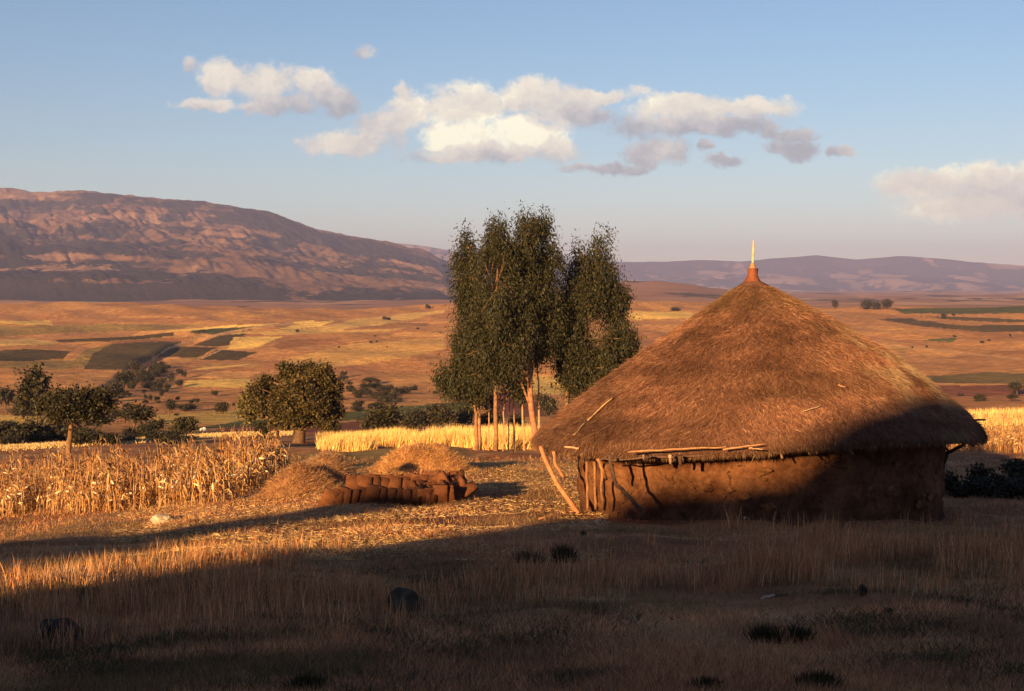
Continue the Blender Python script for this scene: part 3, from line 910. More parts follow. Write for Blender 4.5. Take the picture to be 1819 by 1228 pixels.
# upright wall stakes showing through the daub at the left
for k, (a, b) in enumerate(((1042, 818), (1056, 820), (1068, 822))):
    pa = at(a, 820, 27.0 - k * .35); pb = at(a + 2, 905, 27.0 - k * .35)
    stick('wall_stake', [pa, pb], .028, hut, col=(.28, .125, .06), wob=.01)
# props that carry the eave
stick('prop_pole', [at(960, 793, 27.0), at(978, 838, 26.9), at(1003, 880, 26.8), at(1027, 913, 26.6)], (.042, .055), hut, col=(.44, .17, .08), wob=.015, label='leaning debarked pole holding up the left eave')
stick('prop_pole', [at(983, 802, 26.6), at(988, 826, 26.7), at(1003, 850, 26.8)], (.035, .03), hut, col=(.44, .19, .09), label='short peeled pole crossing the leaning one')
stick('prop_pole', [at(1061, 815, 25.0), at(1070, 835, 25.0), at(1077, 852, 25.2)], (.035, .03), hut, col=(.34, .15, .07), wob=.006)
stick('prop_pole', [at(1083, 808, 24.7), at(1090, 846, 24.7), at(1096, 862, 24.7), at(1118, 882, 24.7), at(1140, 908, 24.6)], (.032, .04), hut, col=(.09, .05, .035), wob=.01, nseg=11, label='crooked dark prop under the left front eave')
stick('prop_pole', [at(1718, 784, 27.9), at(1700, 796, 28.0), at(1684, 806, 28.1), at(1672, 832, 28.3)], (.03, .05), hut, col=(.12, .06, .04), label='crooked branch propping the right eave')
stick('prop_pole', [at(1684, 806, 28.1), at(1678, 790, 28.0)], (.03, .025), hut, col=(.12, .06, .04))
stick('prop_pole', [at(1742, 776, 28.5), at(1728, 792, 28.4)], (.03, .025), hut, col=(.12, .06, .04))
# rafter ends below the eave
for k in range(26):
    t = -np.pi * rng.uniform(.08, .93)
    e_ = roof_pt(.95, t, -.24); 
    d_ = np.array([math.cos(t), math.sin(t), -.55]); L_ = rng.uniform(.04, .20)
    stick('rafter', [e_ - d_ * .5, e_ + d_ * L_], (.026, .02), hut, col=tuple(np.array([.30, .16, .09]) * rng.uniform(.4, 1.2)), nseg=4, wob=.003)
for x, y0, y1, w_, cc_ in ((1190, 808, 824, .04, (.42, .26, .17)), (1208, 810, 827, .05, (.09, .045, .03)), (1149, 810, 818, .06, (.07, .04, .03)), (1143, 808, 817, .03, (.35, .2, .12))):
    stick('rafter', [at(x, y0, 24.3), at(x + 1, y1, 24.35)], (w_ * .8, w_ * .6), hut, col=cc_, nseg=4, wob=.002)
# finial: upturned clay pot, a clay cone and a white spike
AP = at(1337, 500, 28.7)
def lathe(prof, sides=24, seed=1, amp=.0):
    prof = np.asarray(prof, float)
    t = np.linspace(0, 2 * np.pi, sides, endpoint=False)
    R = prof[:, 0][:, None] * (1 + amp * (vnoise(np.cos(t)[None] * 2 + 5 + 0 * prof[:, :1], np.sin(t)[None] * 2 + 5 + 0 * prof[:, :1], prof[:, 1][:, None] * 9, seed=seed) - .5))
    return np.stack([R * np.cos(t), R * np.sin(t), prof[:, 1][:, None] + 0 * R], -1).reshape(-1, 3), grid_faces(len(prof), sides, True)
V, Q = lathe([(.0, -.16), (.24, -.14), (.20, -.04), (.165, .0), (.135, .05), (.108, .12), (.10, .19), (.106, .235), (.112, .25), (.10, .262), (.06, .266), (.0, .266)], 26, 3, .25)
obj('finial_pot', mesh_np('finial_pot', V + AP - HO, Q, np.broadcast_to(np.array([.20, .06, .03]), (len(V), 3)), True), M_clay, hut)
V, Q = lathe([(.075, .262), (.06, .29), (.042, .34), (.030, .37), (.0, .38)], 18, 5, .3)
obj('finial_cone', mesh_np('finial_cone', V + AP - HO, Q, np.broadcast_to(np.array([.38, .18, .08]), (len(V), 3)), True), M_clay, hut)
V, Q = lathe([(.0, .34), (.022, .35), (.027, .45), (.027, .62), (.022, .74), (.016, .82), (.0, .84)], 14, 7, .1)
V[:, 0] += (V[:, 2] - .4) * .04
obj('finial_spike', mesh_np('finial_spike', V + AP - HO, Q, np.broadcast_to(np.array([.50, .38, .26]), (len(V), 3)), True), M_clay, hut)

# ---------------------------------------------------------------- mud bricks set out to dry
pile = empty('mud_brick_row', hit(690, 900)[0], 'double row of upright sun-dried mud bricks on open ground', 'bricks')
PO = np.array(pile.location)
def brick_mesh(seed, w=.30, h=.44, d=.12):
    r = np.random.default_rng(seed)
    V = np.array([(x, y, z) for x in (-.5, 0, .5) for y in (-.5, .5) for z in (0, .5, 1.0)], float)
    tp = V[:, 2] > .9
    V[tp, 0] *= .97; V[:, 0] += .06 * V[:, 2] * r.uniform(-1, 1)
    V = V * [w, d, h] + r.normal(0, .014, V.shape)
    idx = lambda i, j, k: i * 6 + j * 3 + k
    Q = []
    for k in (0, 1):
        for i in (0, 1):
            Q.append((idx(i, 0, k), idx(i + 1, 0, k), idx(i + 1, 0, k + 1), idx(i, 0, k + 1)))
            Q.append((idx(i + 1, 1, k), idx(i, 1, k), idx(i, 1, k + 1), idx(i + 1, 1, k + 1)))
        Q.append((idx(0, 1, k), idx(0, 0, k), idx(0, 0, k + 1), idx(0, 1, k + 1)))
        Q.append((idx(2, 0, k), idx(2, 1, k), idx(2, 1, k + 1), idx(2, 0, k + 1)))
    for i in (0, 1):
        Q.append((idx(i, 0, 2), idx(i + 1, 0, 2), idx(i + 1, 1, 2), idx(i, 1, 2)))
        Q.append((idx(i, 1, 0), idx(i + 1, 1, 0), idx(i + 1, 0, 0), idx(i, 0, 0)))
    me = mesh_np('brick', V, np.array(Q), np.broadcast_to(np.array([.16, .058, .027]) * r.uniform(.7, 1.2), (len(V), 3)))
    me.materials.append(M_brick)
    return me
BM = [brick_mesh(300 + k) for k in range(7)]
def put_brick(px, py, Y, lx=0, ly=-.25, rz=0, sc=1.0, lift=0.0):
    p = ground_at(px, Y)
    o = obj('brick', BM[random.randrange(7)], None, pile)
    o.location = p - PO + [0, 0, -.03 + lift]
    o.rotation_euler = (ly, lx, rz)
    o.scale = (sc * random.uniform(.9, 1.1), sc, sc * random.uniform(.9, 1.08))
for k in range(10):      # rear row, facing the light
    put_brick(626 + k * 16.5, 0, 32.6 + k * .04, lx=.14 + random.uniform(-.08, .08), ly=random.uniform(-.35, -.15), rz=random.uniform(-.2, .2), sc=1.22)
for k in range(10):     # second rank behind, to the right
    put_brick(690 + k * 14, 0, 33.9, lx=random.uniform(-.3, .3), ly=random.uniform(-.5, .2), rz=random.uniform(-.8, .8), sc=1.12)
for k in range(15):      # front row
    put_brick(576 + k * 15.8, 0, 30.3 + .05 * k, lx=.36 - .03 * k + random.uniform(-.10, .10), ly=random.uniform(-.15, .1), rz=random.uniform(-.3, .3), sc=.95)
for k in range(26):      # tumbled ones at the right end
    put_brick(752 + random.uniform(-15, 66), 0, random.uniform(31.2, 33), lx=random.uniform(-.8, .8), ly=random.uniform(-.9, .5), rz=random.uniform(-1.5, 1.5), sc=random.uniform(.8, 1.1), lift=random.uniform(0, .22))

# ---------------------------------------------------------------- straw heaps
def heap(px, Y, rx, ry, h, label, cols, name='straw_heap', seed=1, nst=9000, group=None):
    p = ground_at(px, Y)
    o = empty(name, p, label, 'straw heap', group)
    t = np.linspace(0, 2 * np.pi, 48, endpoint=False); r = np.linspace(0, 1, 16)
    RR, TT = np.meshgrid(r, t, indexing='ij')
    def hp(r, t):
        k = np.cos(r * np.pi / 2) ** .8
        nn = fbm(np.cos(t) * r * 2.2 + 7, np.sin(t) * r * 2.2 + 7, octv=4, seed=seed)
        x = rx * r * np.cos(t) * (1 + .12 * np.sin(2 * t + seed)); y = ry * r * np.sin(t)
        z = h * k * (.72 + .56 * nn)
        return np.stack([x, y, z + (H(p[0] + x, p[1] + y) - p[2]) - .03], -1)
    V = hp(RR, TT).reshape(-1, 3)
    base = np.array(cols[0])
    cn = fbm(V[:, 0] * 3, V[:, 1] * 3, octv=3, seed=seed)[:, None]
    obj('mound', mesh_np('mound', V, grid_faces(16, 48, True), base * (.7 + .6 * cn), True), M_thatch, o)
    r1 = np.sqrt(rng.uniform(0, 1.25, nst)); t1 = rng.uniform(0, 2 * np.pi, nst)
    Pp = hp(np.minimum(r1, 1), t1); 
    ex = r1 > 1
    Pp[ex, 0] *= r1[ex]; Pp[ex, 1] *= r1[ex]
    Pp[ex, 2] = H(p[0] + Pp[ex, 0], p[1] + Pp[ex, 1]) - p[2] + .02
    D = np.stack([np.cos(t1), np.sin(t1), -.5 + 0 * t1], -1) * .5 + rng.normal(0, .6, (nst, 3)) + [0, 0, .35]
    V, T, C = blade_tris(Pp, D, rng.uniform(.06, .24, nst), rng.uniform(.006, .014, nst), pick(cols, nst, .2))
    obj('straw', mesh_np('straw', V, T, C), M_straw, o, kind='stuff')
    return o
G1 = [(.42, .19, .075), (.55, .28, .11), (.66, .38, .16), (.30, .12, .05)]
G2 = [(.34, .16, .08), (.26, .11, .055), (.48, .27, .13), (.40, .27, .19)]
heap(752, 42, 1.40, 1.2, .85, 'large rounded golden straw heap in front of the wheat, left of the gum trunks', G1, seed=3, nst=14000)
heap(580, 37, .92, .9, .88, 'peaked greyish straw heap beside the rows of mud bricks', G2, seed=5)
heap(530, 35.5, .85, .8, .70, 'low rusty straw heap at the corner of the maize, left of the peaked heap', G2[:3], seed=7)
heap(690, 36.5, .8, .6, .30, 'flat scatter of straw just behind the brick rows', G1, seed=9, nst=5000)

# ---------------------------------------------------------------- trees
def leaves(ell, n, size, cols, droop=0.3, seed=1, clump=.9, thr=.42, aspect=.45, tuft=None, per=40):
    """leaf-sized quads in small tufts that hang through ellipsoids (cx,cy,cz,rx,ry,rz), with gaps between"""
    ell = np.asarray(ell, float)
    r = np.random.default_rng(seed)
    tuft = size * 2.6 if tuft is None else tuft
    w = (ell[:, 3] * ell[:, 4] * ell[:, 5]) ** .75; w /= w.sum()
    K = max(12, n // per); m = K * 4
    i = r.choice(len(ell), m, p=w)
    d = r.normal(size=(m, 3)); d /= np.linalg.norm(d, axis=1)[:, None]
    rad = r.uniform(0, 1, m) ** .40
    lump = 1 + .34 * (vnoise(d[:, 0] * 2.4 + i * 3.7, d[:, 1] * 2.4 + 9, d[:, 2] * 2.4 + 9, seed=seed) - .5) * 2
    P0 = ell[i, :3] + d * (rad * lump)[:, None] * ell[i, 3:]
    nn = vnoise(P0[:, 0] / clump + 50, P0[:, 1] / clump + 50, P0[:, 2] / clump + 50, seed=seed + 5)
    k = nn > thr + r.normal(0, .05, m)
    if k.sum() < K // 3: k[:] = True
    P0, d = P0[k][:K], d[k][:K]
    j = r.integers(0, len(P0), n)
    tr_ = r.uniform(.45, 1.25, len(P0))[j] * tuft
    g3 = r.normal(0, .5, (n, 3)) * tr_[:, None] * [1, 1, 1.0 + droop]
    P = P0[j] + g3; P[:, 2] -= droop * .25 * tr_
    d = d[j]
    tone = r.uniform(.7, 1.3, len(P0))[j]
    D = r.normal(size=(n, 3)) + d * .5 + [0, 0, -droop * 2]
    D /= np.linalg.norm(D, axis=1)[:, None]
    S = np.cross(D, r.normal(size=(n, 3))); S /= np.linalg.norm(S, axis=1)[:, None]
    L = size * r.uniform(.6, 1.4, n); Wd = L * aspect
    V = np.empty((n, 4, 3))
    V[:, 0] = P; V[:, 1] = P + D * (L * .5)[:, None] + S * (Wd / 2)[:, None]
    V[:, 2] = P + D * L[:, None]; V[:, 3] = P + D * (L * .5)[:, None] - S * (Wd / 2)[:, None]
    cols = np.asarray(cols, float)
    C = cols[r.integers(0, len(cols), n)] * (1 + r.normal(0, .15, (n, 1))) * tone[:, None]
    return V.reshape(-1, 3), np.arange(n * 4).reshape(n, 4), np.repeat(np.clip(C, .004, 1), 4, axis=0)

EUC = [(.034, .031, .013), (.044, .038, .015), (.027, .026, .012), (.060, .045, .018)]
ACA = [(.034, .027, .011), (.028, .024, .010), (.050, .036, .014)]
BRD = [(.090, .058, .018), (.062, .044, .015), (.12, .076, .022), (.045, .033, .012)]

def px_ell(px, py, rx, ry, Y, ky=.9):
    p = at(px, py, Y); m = Y / F
    return [p[0], p[1], p[2], rx * m, max(rx, ry * .6) * m * ky, ry * m]

def tree(name, px, Y, ells, trunk, label, leafn, lsize, cols, cat='tree', group=None, r0=.12, r1=.03, barkc=(.42, .24, .13), droop=.3, clump=.9, thr=.42, limbs=True, seed=1, aspect=.45, tuft=None):
    """ells: crown masses in photo pixels (x, y, rx, ry, depth offset); trunk: pixels up the bole"""
    b = ground_at(px, Y)
    o = empty(name, b, label, cat, group)
    E = np.array([px_ell(x, y, rx, ry, Y + dY) for x, y, rx, ry, dY in ells])
    E[:, :3] -= b
    V, Q, C = leaves(E, leafn, lsize, cols, droop, seed, clump, thr, aspect, tuft)
    obj('crown', mesh_np('crown', V, Q, C), M_leaf, o)
    g = Geo()
    tp = np.array([[0, 0, -.15]] + [at(x, y, Y) - b for x, y in trunk])
    t = np.linspace(0, len(tp) - 1, 12)
    q = np.stack([np.interp(t, np.arange(len(tp)), tp[:, k]) for k in range(3)], -1)
    q[1:-1] += np.random.default_rng(seed).normal(0, .02, (10, 3))
    g.tube(q, np.linspace(r0, r1, 12) * np.concatenate([[1.25], np.ones(11)]), 9, barkc)
    if limbs:
        for e_ in E:
            d = np.linalg.norm(q - e_[:3], axis=1)
            below = q[:, 2] < e_[2] - .1 * e_[5]
            if not below.any(): continue
            cand = np.where(below)[0]; j = cand[np.argmin(d[cand])]
            j = max(2, j - 1)
            st = q[j]; en = e_[:3] + np.array([0, 0, .25 * e_[5]])
            md = (st + en) / 2 + np.array([0, 0, .12 * np.linalg.norm(en - st)])
            rr = np.interp(j, [0, 11], [r0, r1]) * .55
            g.tube(np.array([st, (st + md) / 2, md, (md + en) / 2, en]), [rr, rr * .8, rr * .65, rr * .5, rr * .3], 6, barkc)
            for s_i in range(3):
                e2 = e_[:3] + np.random.default_rng(seed * 7 + s_i).normal(0, .45, 3) * e_[3:]
                g.tube(np.array([md, (md + e2) / 2 + [0, 0, .05], e2]), [rr * .45, rr * .3, rr * .15], 5, barkc)
    obj('trunk', g.mesh('trunk', True), M_bark, o)
    return o

GG = 'gum trees in the clump behind the hut'
tree('gum_tree', 847, 61, [(803, 640, 38, 48, 0), (785, 625, 22, 32, .5), (820, 678, 40, 24, 0), (845, 645, 32, 44, -.5), (850, 690, 20, 16, 0)],
     [(846, 740), (842, 690), (836, 640), (826, 600)], 'left gum tree of the clump, its crown hanging lowest', 22000, .14, EUC, group=GG, r0=.085, seed=11, droop=.8, tuft=.36, aspect=.30, clump=1.5, barkc=(.28, .135, .075), thr=.44)
tree('gum_tree', 853, 61.6, [(835, 560, 36, 62, 0), (825, 490, 24, 56, 0), (829, 435, 16, 30, 0), (850, 500, 34, 60, .4), (862, 575, 34, 50, -1.6), (868, 590, 40, 60, 0), (835, 610, 34, 34, -.4)],
     [(850, 730), (850, 640), (846, 560), (838, 480), (832, 430)], 'gum tree with a slim pointed top at the left edge of the clump', 34000, .14, EUC, group=GG, r0=.08, seed=12, droop=.8, tuft=.36, aspect=.30, clump=1.5, barkc=(.36, .17, .09), thr=.37)
tree('gum_tree', 880, 60, [(882, 415, 18, 34, 0), (880, 465, 40, 42, 0), (890, 530, 48, 62, .3), (876, 600, 44, 50, -.3), (872, 645, 36, 36, 0), (900, 470, 34, 36, .8), (884, 500, 26, 90, -1.2), (862, 478, 28, 26, -1.6), (912, 445, 20, 28, -1.0)],
     [(880, 730), (877, 650), (880, 560), (884, 480), (883, 420)], 'middle gum tree with a tufted second-highest top', 34000, .14, EUC, group=GG, r0=.10, seed=13, droop=.8, tuft=.36, aspect=.30, clump=1.5, barkc=(.27, .13, .07), thr=.44)
tree('gum_tree', 952, 60.5, [(946, 390, 28, 30, 0), (944, 384, 22, 24, -.3), (944, 425, 30, 34, 0), (968, 400, 12, 30, 0), (976, 458, 22, 40, 0), (930, 480, 48, 44, 0), (950, 520, 44, 34, 0), (915, 550, 34, 36, 0), (918, 612, 30, 40, .3), (908, 662, 24, 26, 0), (955, 610, 24, 30, .6), (942, 440, 18, 44, -1.0), (936, 540, 24, 40, -1.0), (955, 505, 30, 44, .5), (972, 570, 36, 54, .5), (958, 600, 26, 40, .8), (900, 590, 40, 56, .8), (915, 620, 30, 40, -1.4), (905, 520, 24, 44, -1.5)],
     [(948, 740), (941, 690), (938, 620), (936, 560), (944, 500), (950, 430), (948, 385)], 'tallest gum tree, with the thick leaning pinkish trunk', 52000, .14, EUC, group=GG, r0=.15, r1=.03, seed=14, droop=.8, tuft=.36, aspect=.30, clump=1.5, barkc=(.34, .15, .085), thr=.37)
tree('gum_tree', 1000, 62.5, [(1030, 455, 26, 34, 0), (1070, 440, 28, 34, 0), (1050, 500, 54, 50, 0), (1085, 530, 30, 44, 0), (1045, 570, 62, 48, 0), (1000, 560, 34, 46, -.3), (1020, 620, 42, 34, 0), (1070, 625, 50, 30, 0), (1105, 612, 28, 20, 0), (1020, 670, 36, 30, 0), (992, 640, 12, 20, 0), (1105, 525, 15, 24, 0), (1090, 600, 42, 30, -.6), (1060, 650, 52, 32, -.6), (1120, 612, 16, 12, -.4), (1015, 600, 26, 36, -.8), (1015, 670, 22, 22, -.4), (1040, 540, 30, 30, -1)],
     [(1006, 730), (1012, 680), (1020, 620), (1030, 560), (1045, 500), (1058, 440)], 'broad double-topped gum tree at the right end of the clump', 60000, .14, EUC, group=GG, r0=.13, seed=15, droop=.8, tuft=.36, aspect=.30, clump=1.5, barkc=(.30, .15, .08), thr=.37)
for (px, Y, top, lean, r0, lab) in ((893, 62.5, 560, 4, .035, 'thin gum sapling just right of the middle trunk'), (914, 61.5, 590, -4, .05, 'slender gum sapling midway between the middle and thick trunks'), (868, 63, 640, 2, .03, 'whip-thin gum sapling between the paired and middle trunks'),
                          (960, 62, 560, -6, .06, 'slim pale gum stem hugging the thick leaning trunk'), (903, 64, 620, 3, .03, 'very thin gum stem left of the slender sapling'), (932, 60.8, 700, -9, .05, 'short bent gum stem at the foot of the thick trunk')):
    tree('gum_sapling', px, Y, [(px + lean, top + 12, 18, 30, 0), (px + lean * 1.2, top + 60, 15, 26, .3)] if top < 690 else [(px - 8, 690, 6, 7, 0)],
         [(px + lean * .3, 740), (px + lean * .7, 680), (px + lean, top)], lab, 1700, .13, EUC, cat='sapling', group='gum saplings', r0=r0, r1=.015, seed=int(px), droop=.6, barkc=(.50, .25, .13), limbs=False)

# the broad tree left of centre
Yb = 88
tree('broadleaf_tree', 530, Yb, [(512, 667, 21, 18, 0), (480, 682, 20, 16, .5), (455, 702, 14, 13, 0), (567, 668, 23, 21, 0), (590, 692, 15, 20, 0), (536, 692, 20, 19, -1.2), (505, 708, 21, 17, -.6), (470, 722, 19, 13, 0), (562, 714, 24, 19, -1),
     (592, 728, 14, 15, 0), (530, 738, 22, 17, -.4), (500, 746, 19, 12, 0), (577, 748, 18, 13, 0), (546, 656, 15, 10, .4)],
     [(533, 760), (530, 735), (525, 700), (530, 670)], 'broad bushy olive-green tree with a thick dark trunk, standing alone at the wheat edge', 46000, .16, BRD, r0=.40, r1=.10, barkc=(.13, .07, .04), droop=.0, clump=1.3, thr=.40, seed=21, aspect=.7, tuft=.34)
tree('broadleaf_tree', 493, Yb + 3, [(452, 722, 24, 22, 0), (440, 738, 16, 14, 0), (470, 702, 28, 22, 0), (430, 728, 12, 14, 0)],
     [(494, 745), (490, 720), (470, 705)], 'thinner lighter tree leaning out from the left of the broad tree', 9000, .18, [(.13, .10, .035), (.10, .08, .03), (.16, .11, .045)], r0=.13, r1=.05, barkc=(.40, .20, .10), droop=.0, thr=.5, seed=22, aspect=.7)
# acacias on the left
tree('acacia_tree', 125, 66, [(130, 712, 54, 13, 0), (95, 718, 32, 13, .5), (170, 705, 32, 12, 0), (120, 730, 42, 12, 0), (185, 716, 22, 12, 0), (155, 728, 26, 9, 0)],
     [(122, 785), (125, 770), (128, 742), (130, 722)], 'flat-topped acacia with a forked trunk standing in the maize field', 13000, .16, ACA, r0=.15, r1=.06, barkc=(.20, .10, .05), droop=0, clump=.7, thr=.42, seed=23, aspect=.6)
tree('acacia_tree', 64, 150, [(64, 672, 10, 10, 0), (72, 684, 7, 8, 0), (60, 700, 16, 14, 0), (62, 715, 20, 14, 0)],
     [(66, 725), (68, 700), (66, 675)], 'tall thin tree with a small top, behind the flat-topped acacia', 3200, .45, ACA, r0=.16, r1=.06, barkc=(.14, .08, .05), droop=0, seed=24, aspect=.7)

# shrub prototypes (unit size: about 1 m across and high)
def shrub_proto(kind, seed):
    r = np.random.default_rng(seed)
    if kind == 'flat':
        E = [[r.uniform(-.35, .35), r.uniform(-.3, .3), .78 + r.uniform(-.06, .08), .30, .30, .11] for _ in range(5)]
        nl = 1500
    elif kind == 'round':
        E = [[r.uniform(-.25, .25), r.uniform(-.25, .25), .45 + r.uniform(-.1, .25), .30, .30, .26] for _ in range(6)]
        nl = 1900
    elif kind == 'low':
        E = [[r.uniform(-.45, .45), r.uniform(-.3, .3), .28 + r.uniform(-.1, .12), .25, .25, .2] for _ in range(7)]
        nl = 1700
    else:
        E = [[r.uniform(-.1, .1), r.uniform(-.1, .1), .3 + .14 * k, .22 - .02 * k, .22, .16] for k in range(5)]
        nl = 1600
    V, Q, C = leaves(E, nl, .095, ACA if kind != 'round' else [(.045, .034, .013), (.034, .028, .011), (.062, .044, .016)], 0, seed, .22, .40, .75)
    m1 = mesh_np('crown_' + kind, V, Q, C); m1.materials.append(M_leaf)
    g = Geo()
    for k in range(4 if kind != 'tall' else 2):
        e_ = E[k]
        g.tube([[0, 0, -.05], [e_[0] * .3, e_[1] * .3, e_[2] * .45], [e_[0] * .8, e_[1] * .8, e_[2]]], [.035, .025, .012], 5, (.15, .08, .05))
    m2 = g.mesh('trunk_' + kind, True); m2.materials.append(M_bark)
    return m1, m2
PROTO = {k: [shrub_proto(k, 400 + 10 * i + j) for j in range(3)] for i, k in enumerate(('flat', 'round', 'low', 'tall'))}
def shrub(px, py, wpx, hpx, kind, label, group, cat=None, Y=None, name=None):
    p = hit(px, py)[0] if Y is None else ground_at(px, Y)
    if np.isnan(p[0]): return None
    m1, m2 = random.choice(PROTO[kind])
    cat = cat or ('tree' if kind in ('flat', 'tall') else 'bush')
    name = name or ('acacia_tree' if kind == 'flat' else 'small_tree' if kind == 'tall' else 'bush')
    o = empty(name, p, label, cat, group, random.uniform(0, 6.28))
    m = p[1] / F
    wk = {'flat': 1.25, 'round': 1.05, 'low': 1.35, 'tall': .62}[kind]
    hk = {'flat': .92, 'round': .95, 'low': .62, 'tall': 1.05}[kind]
    o.scale = (wpx * m / wk, wpx * m / wk, hpx * m / hk)
    obj('crown', m1, None, o); obj('trunk', m2, None, o)
    return o

gA, gG, gS, gH = 'dark acacias and bushes along the stream, left', 'bushes in the gully', 'scrub on the slope behind the broad tree', 'hedge bushes beyond the wheat'
named = [
 (12, 738, 44, 46, 'flat', 'small dark acacia cut by the left edge of the photo', gA), (40, 745, 50, 40, 'round', 'dark bush left of the tall thin tree', gA),
 (30, 785, 120, 34, 'low', 'broad low dark thicket at the far left below the bright field', gA), (110, 782, 90, 30, 'low', 'low dark thicket behind the trunk of the flat-topped acacia', gA),
 (175, 772, 80, 34, 'flat', 'flat dark acacia right of the forked trunk', gA), (235, 772, 84, 46, 'flat', 'spreading dark acacia between the flat-topped one and the round bush', gA),
 (272, 776, 46, 32, 'round', 'dark rounded bush left of the domed one', gA), (325, 776, 54, 38, 'round', 'domed dark bush above the pale strip', gA),
 (222, 752, 60, 22, 'flat', 'thin flat acacia over the bright valley field', gA), (300, 744, 26, 30, 'flat', 'tiny umbrella acacia on the bright strip', gA),
 (333, 730, 34, 12, 'low', 'flat little bush right of the tiny umbrella acacia', gA), (393, 735, 30, 22, 'round', 'small round bush midway to the broad tree', gA),
 (225, 700, 36, 36, 'flat', 'dark acacia at the foot of the gully', gG), (206, 720, 40, 34, 'flat', 'acacia touching the top of the flat-topped one', gG), (240, 665, 20, 24, 'round', 'dark bush at the head of the gully', gG),
 (466, 788, 26, 38, 'tall', 'small dark shrub below the thinner leaning tree', None), (470, 770, 20, 20, 'round', 'dark tuft left of the broad tree trunk', None),
 (498, 838, 34, 26, 'round', 'dark leafy bush at the corner of the maize field', None), (593, 770, 20, 26, 'round', 'small dark bush at the foot of the broad tree', None),
 (676, 770, 64, 46, 'round', 'biggest dark hedge bush, left end of the hedge', gH), (720, 762, 60, 28, 'low', 'lower hedge bush right of the biggest one', gH), (752, 758, 44, 28, 'low', 'hedge bush below the little straw rick', gH),
 (785, 762, 56, 42, 'round', 'tall loose hedge bush under the gum crown', gH), (822, 760, 46, 36, 'round', 'hedge bush just left of the gum trunks', gH), (870, 760, 50, 22, 'low', 'low dark bush seen between the gum trunks', gH), (912, 758, 40, 18, 'low', 'dark bush left of the thick gum trunk', gH), (970, 740, 40, 36, 'round', 'bush between the thick gum trunk and the roof edge', gH),
 (1484, 548, 13, 15, 'round', 'single small dark tree right of the roof peak on the plain', None), (1540, 550, 22, 16, 'round', 'left tree of the little grove on the plain', 'grove on the plain'), (1556, 551, 18, 14, 'round', 'middle tree of the little grove on the plain', 'grove on the plain'), (1575, 550, 22, 18, 'round', 'right tree of the little grove on the plain', 'grove on the plain'),
 (1280, 522, 7, 8, 'round', 'lone tree touching the roof slope left of the peak', None), (1674, 566, 14, 8, 'low', 'small bush among the dark field strips', None),
 (1808, 704, 34, 20, 'flat', 'dark flat-crowned tree at the right edge of the photo', None), (1740, 716, 24, 16, 'round', 'round grey bush above the bright right field', None), (1795, 714, 26, 12, 'flat', 'flat little tree below the one at the right edge', None), (1706, 706, 10, 6, 'low', 'tiny bush next to the roof slope at right', None), (1785, 745, 12, 18, 'tall', 'small dark stump-like shrub in the bright right field', None),
 (760, 548, 10, 8, 'low', 'speck of a bush on the crest left of the gums', None), (686, 568, 16, 6, 'low', 'low dark bush on the upper slope', None), (1196, 553, 26, 6, 'low', 'low scrub patch on the crest between gums and roof', None)]
for t_ in named:
    px, py, w_, h_, kd, lab, grp = t_
    if grp == gA: w_, h_ = w_ * .95, h_ * .92
    if grp == gH: w_, h_ = w_ * 1.0, h_ * 1.05
    shrub(px, py, w_, h_, kd, lab, grp)
for k in range(46):      # scrub on the slope behind the broad tree
    x = random.gauss(668, 46); y = random.gauss(703, 16)
    if 600 < x < 780 and 668 < y < 732: shrub(x, y, random.uniform(10, 30), random.uniform(6, 14), random.choice(['low', 'low', 'round']), 'low dark scrub bush on the slope behind the broad tree', gS)
for k in range(34):      # gully
    f = random.random()
    x = np.interp(f, [0, .5, 1], [305, 250, 180]) + random.gauss(0, 9); y = np.interp(f, [0, .5, 1], [650, 680, 715]) + random.gauss(0, 5)
    shrub(x, y, random.uniform(10, 24), random.uniform(8, 16), random.choice(['low', 'round']), 'dark bush in the gully below the ploughed fields', gG)
for k in range(26):
    x = random.uniform(255, 330); y = 705 - (x - 255) * .45 + random.gauss(0, 9)
    shrub(x, y, random.uniform(7, 17), random.uniform(5, 10), 'low', 'small reddish scrub bush right of the gully', 'scrub beside the gully')
for k in range(40):
    x = random.uniform(40, 440); y = random.uniform(700, 742)
    shrub(x, y, random.uniform(6, 16), random.uniform(4, 8), random.choice(['low', 'flat']), 'tiny bush dotted over the lower valley slope', 'bushes dotted over the valley')
for k in range(15):
    shrub(random.uniform(0, 350), random.uniform(776, 792), random.uniform(40, 80), random.uniform(12, 24), 'low', 'low dark bush in the thicket lining the stream at left', gA)
for k in range(16):
    x = random.choice([random.uniform(500, 780), random.uniform(1500, 1810)]); y = random.uniform(560, 640)
    shrub(x, y, random.uniform(3, 9), random.uniform(2, 4), 'low', 'dot of a bush far off on the golden slope', 'bushes dotted over the golden slope')
# little rick and pale cairn out in the valley
heap(781, float(hit(781, 733)[1 - 1][1]), 16 / F * 230, 3, 15 / F * 230, 'tiny straw rick beyond the hedge', G1, seed=31, nst=900)
V, T = clod(1.0, 77, (1, .8, .7), 2)
p = hit(362, 766)[0]; m_ = p[1] / F * 7
o = obj('boulder', mesh_np('boulder', V * m_, T, np.broadcast_to(np.array([.75, .62, .5]), (len(V), 3)), True), M_rock, label='pale boulder beyond the maize, right of the domed bush', category='boulder')
o.location = p + [0, 0, m_ * .3]

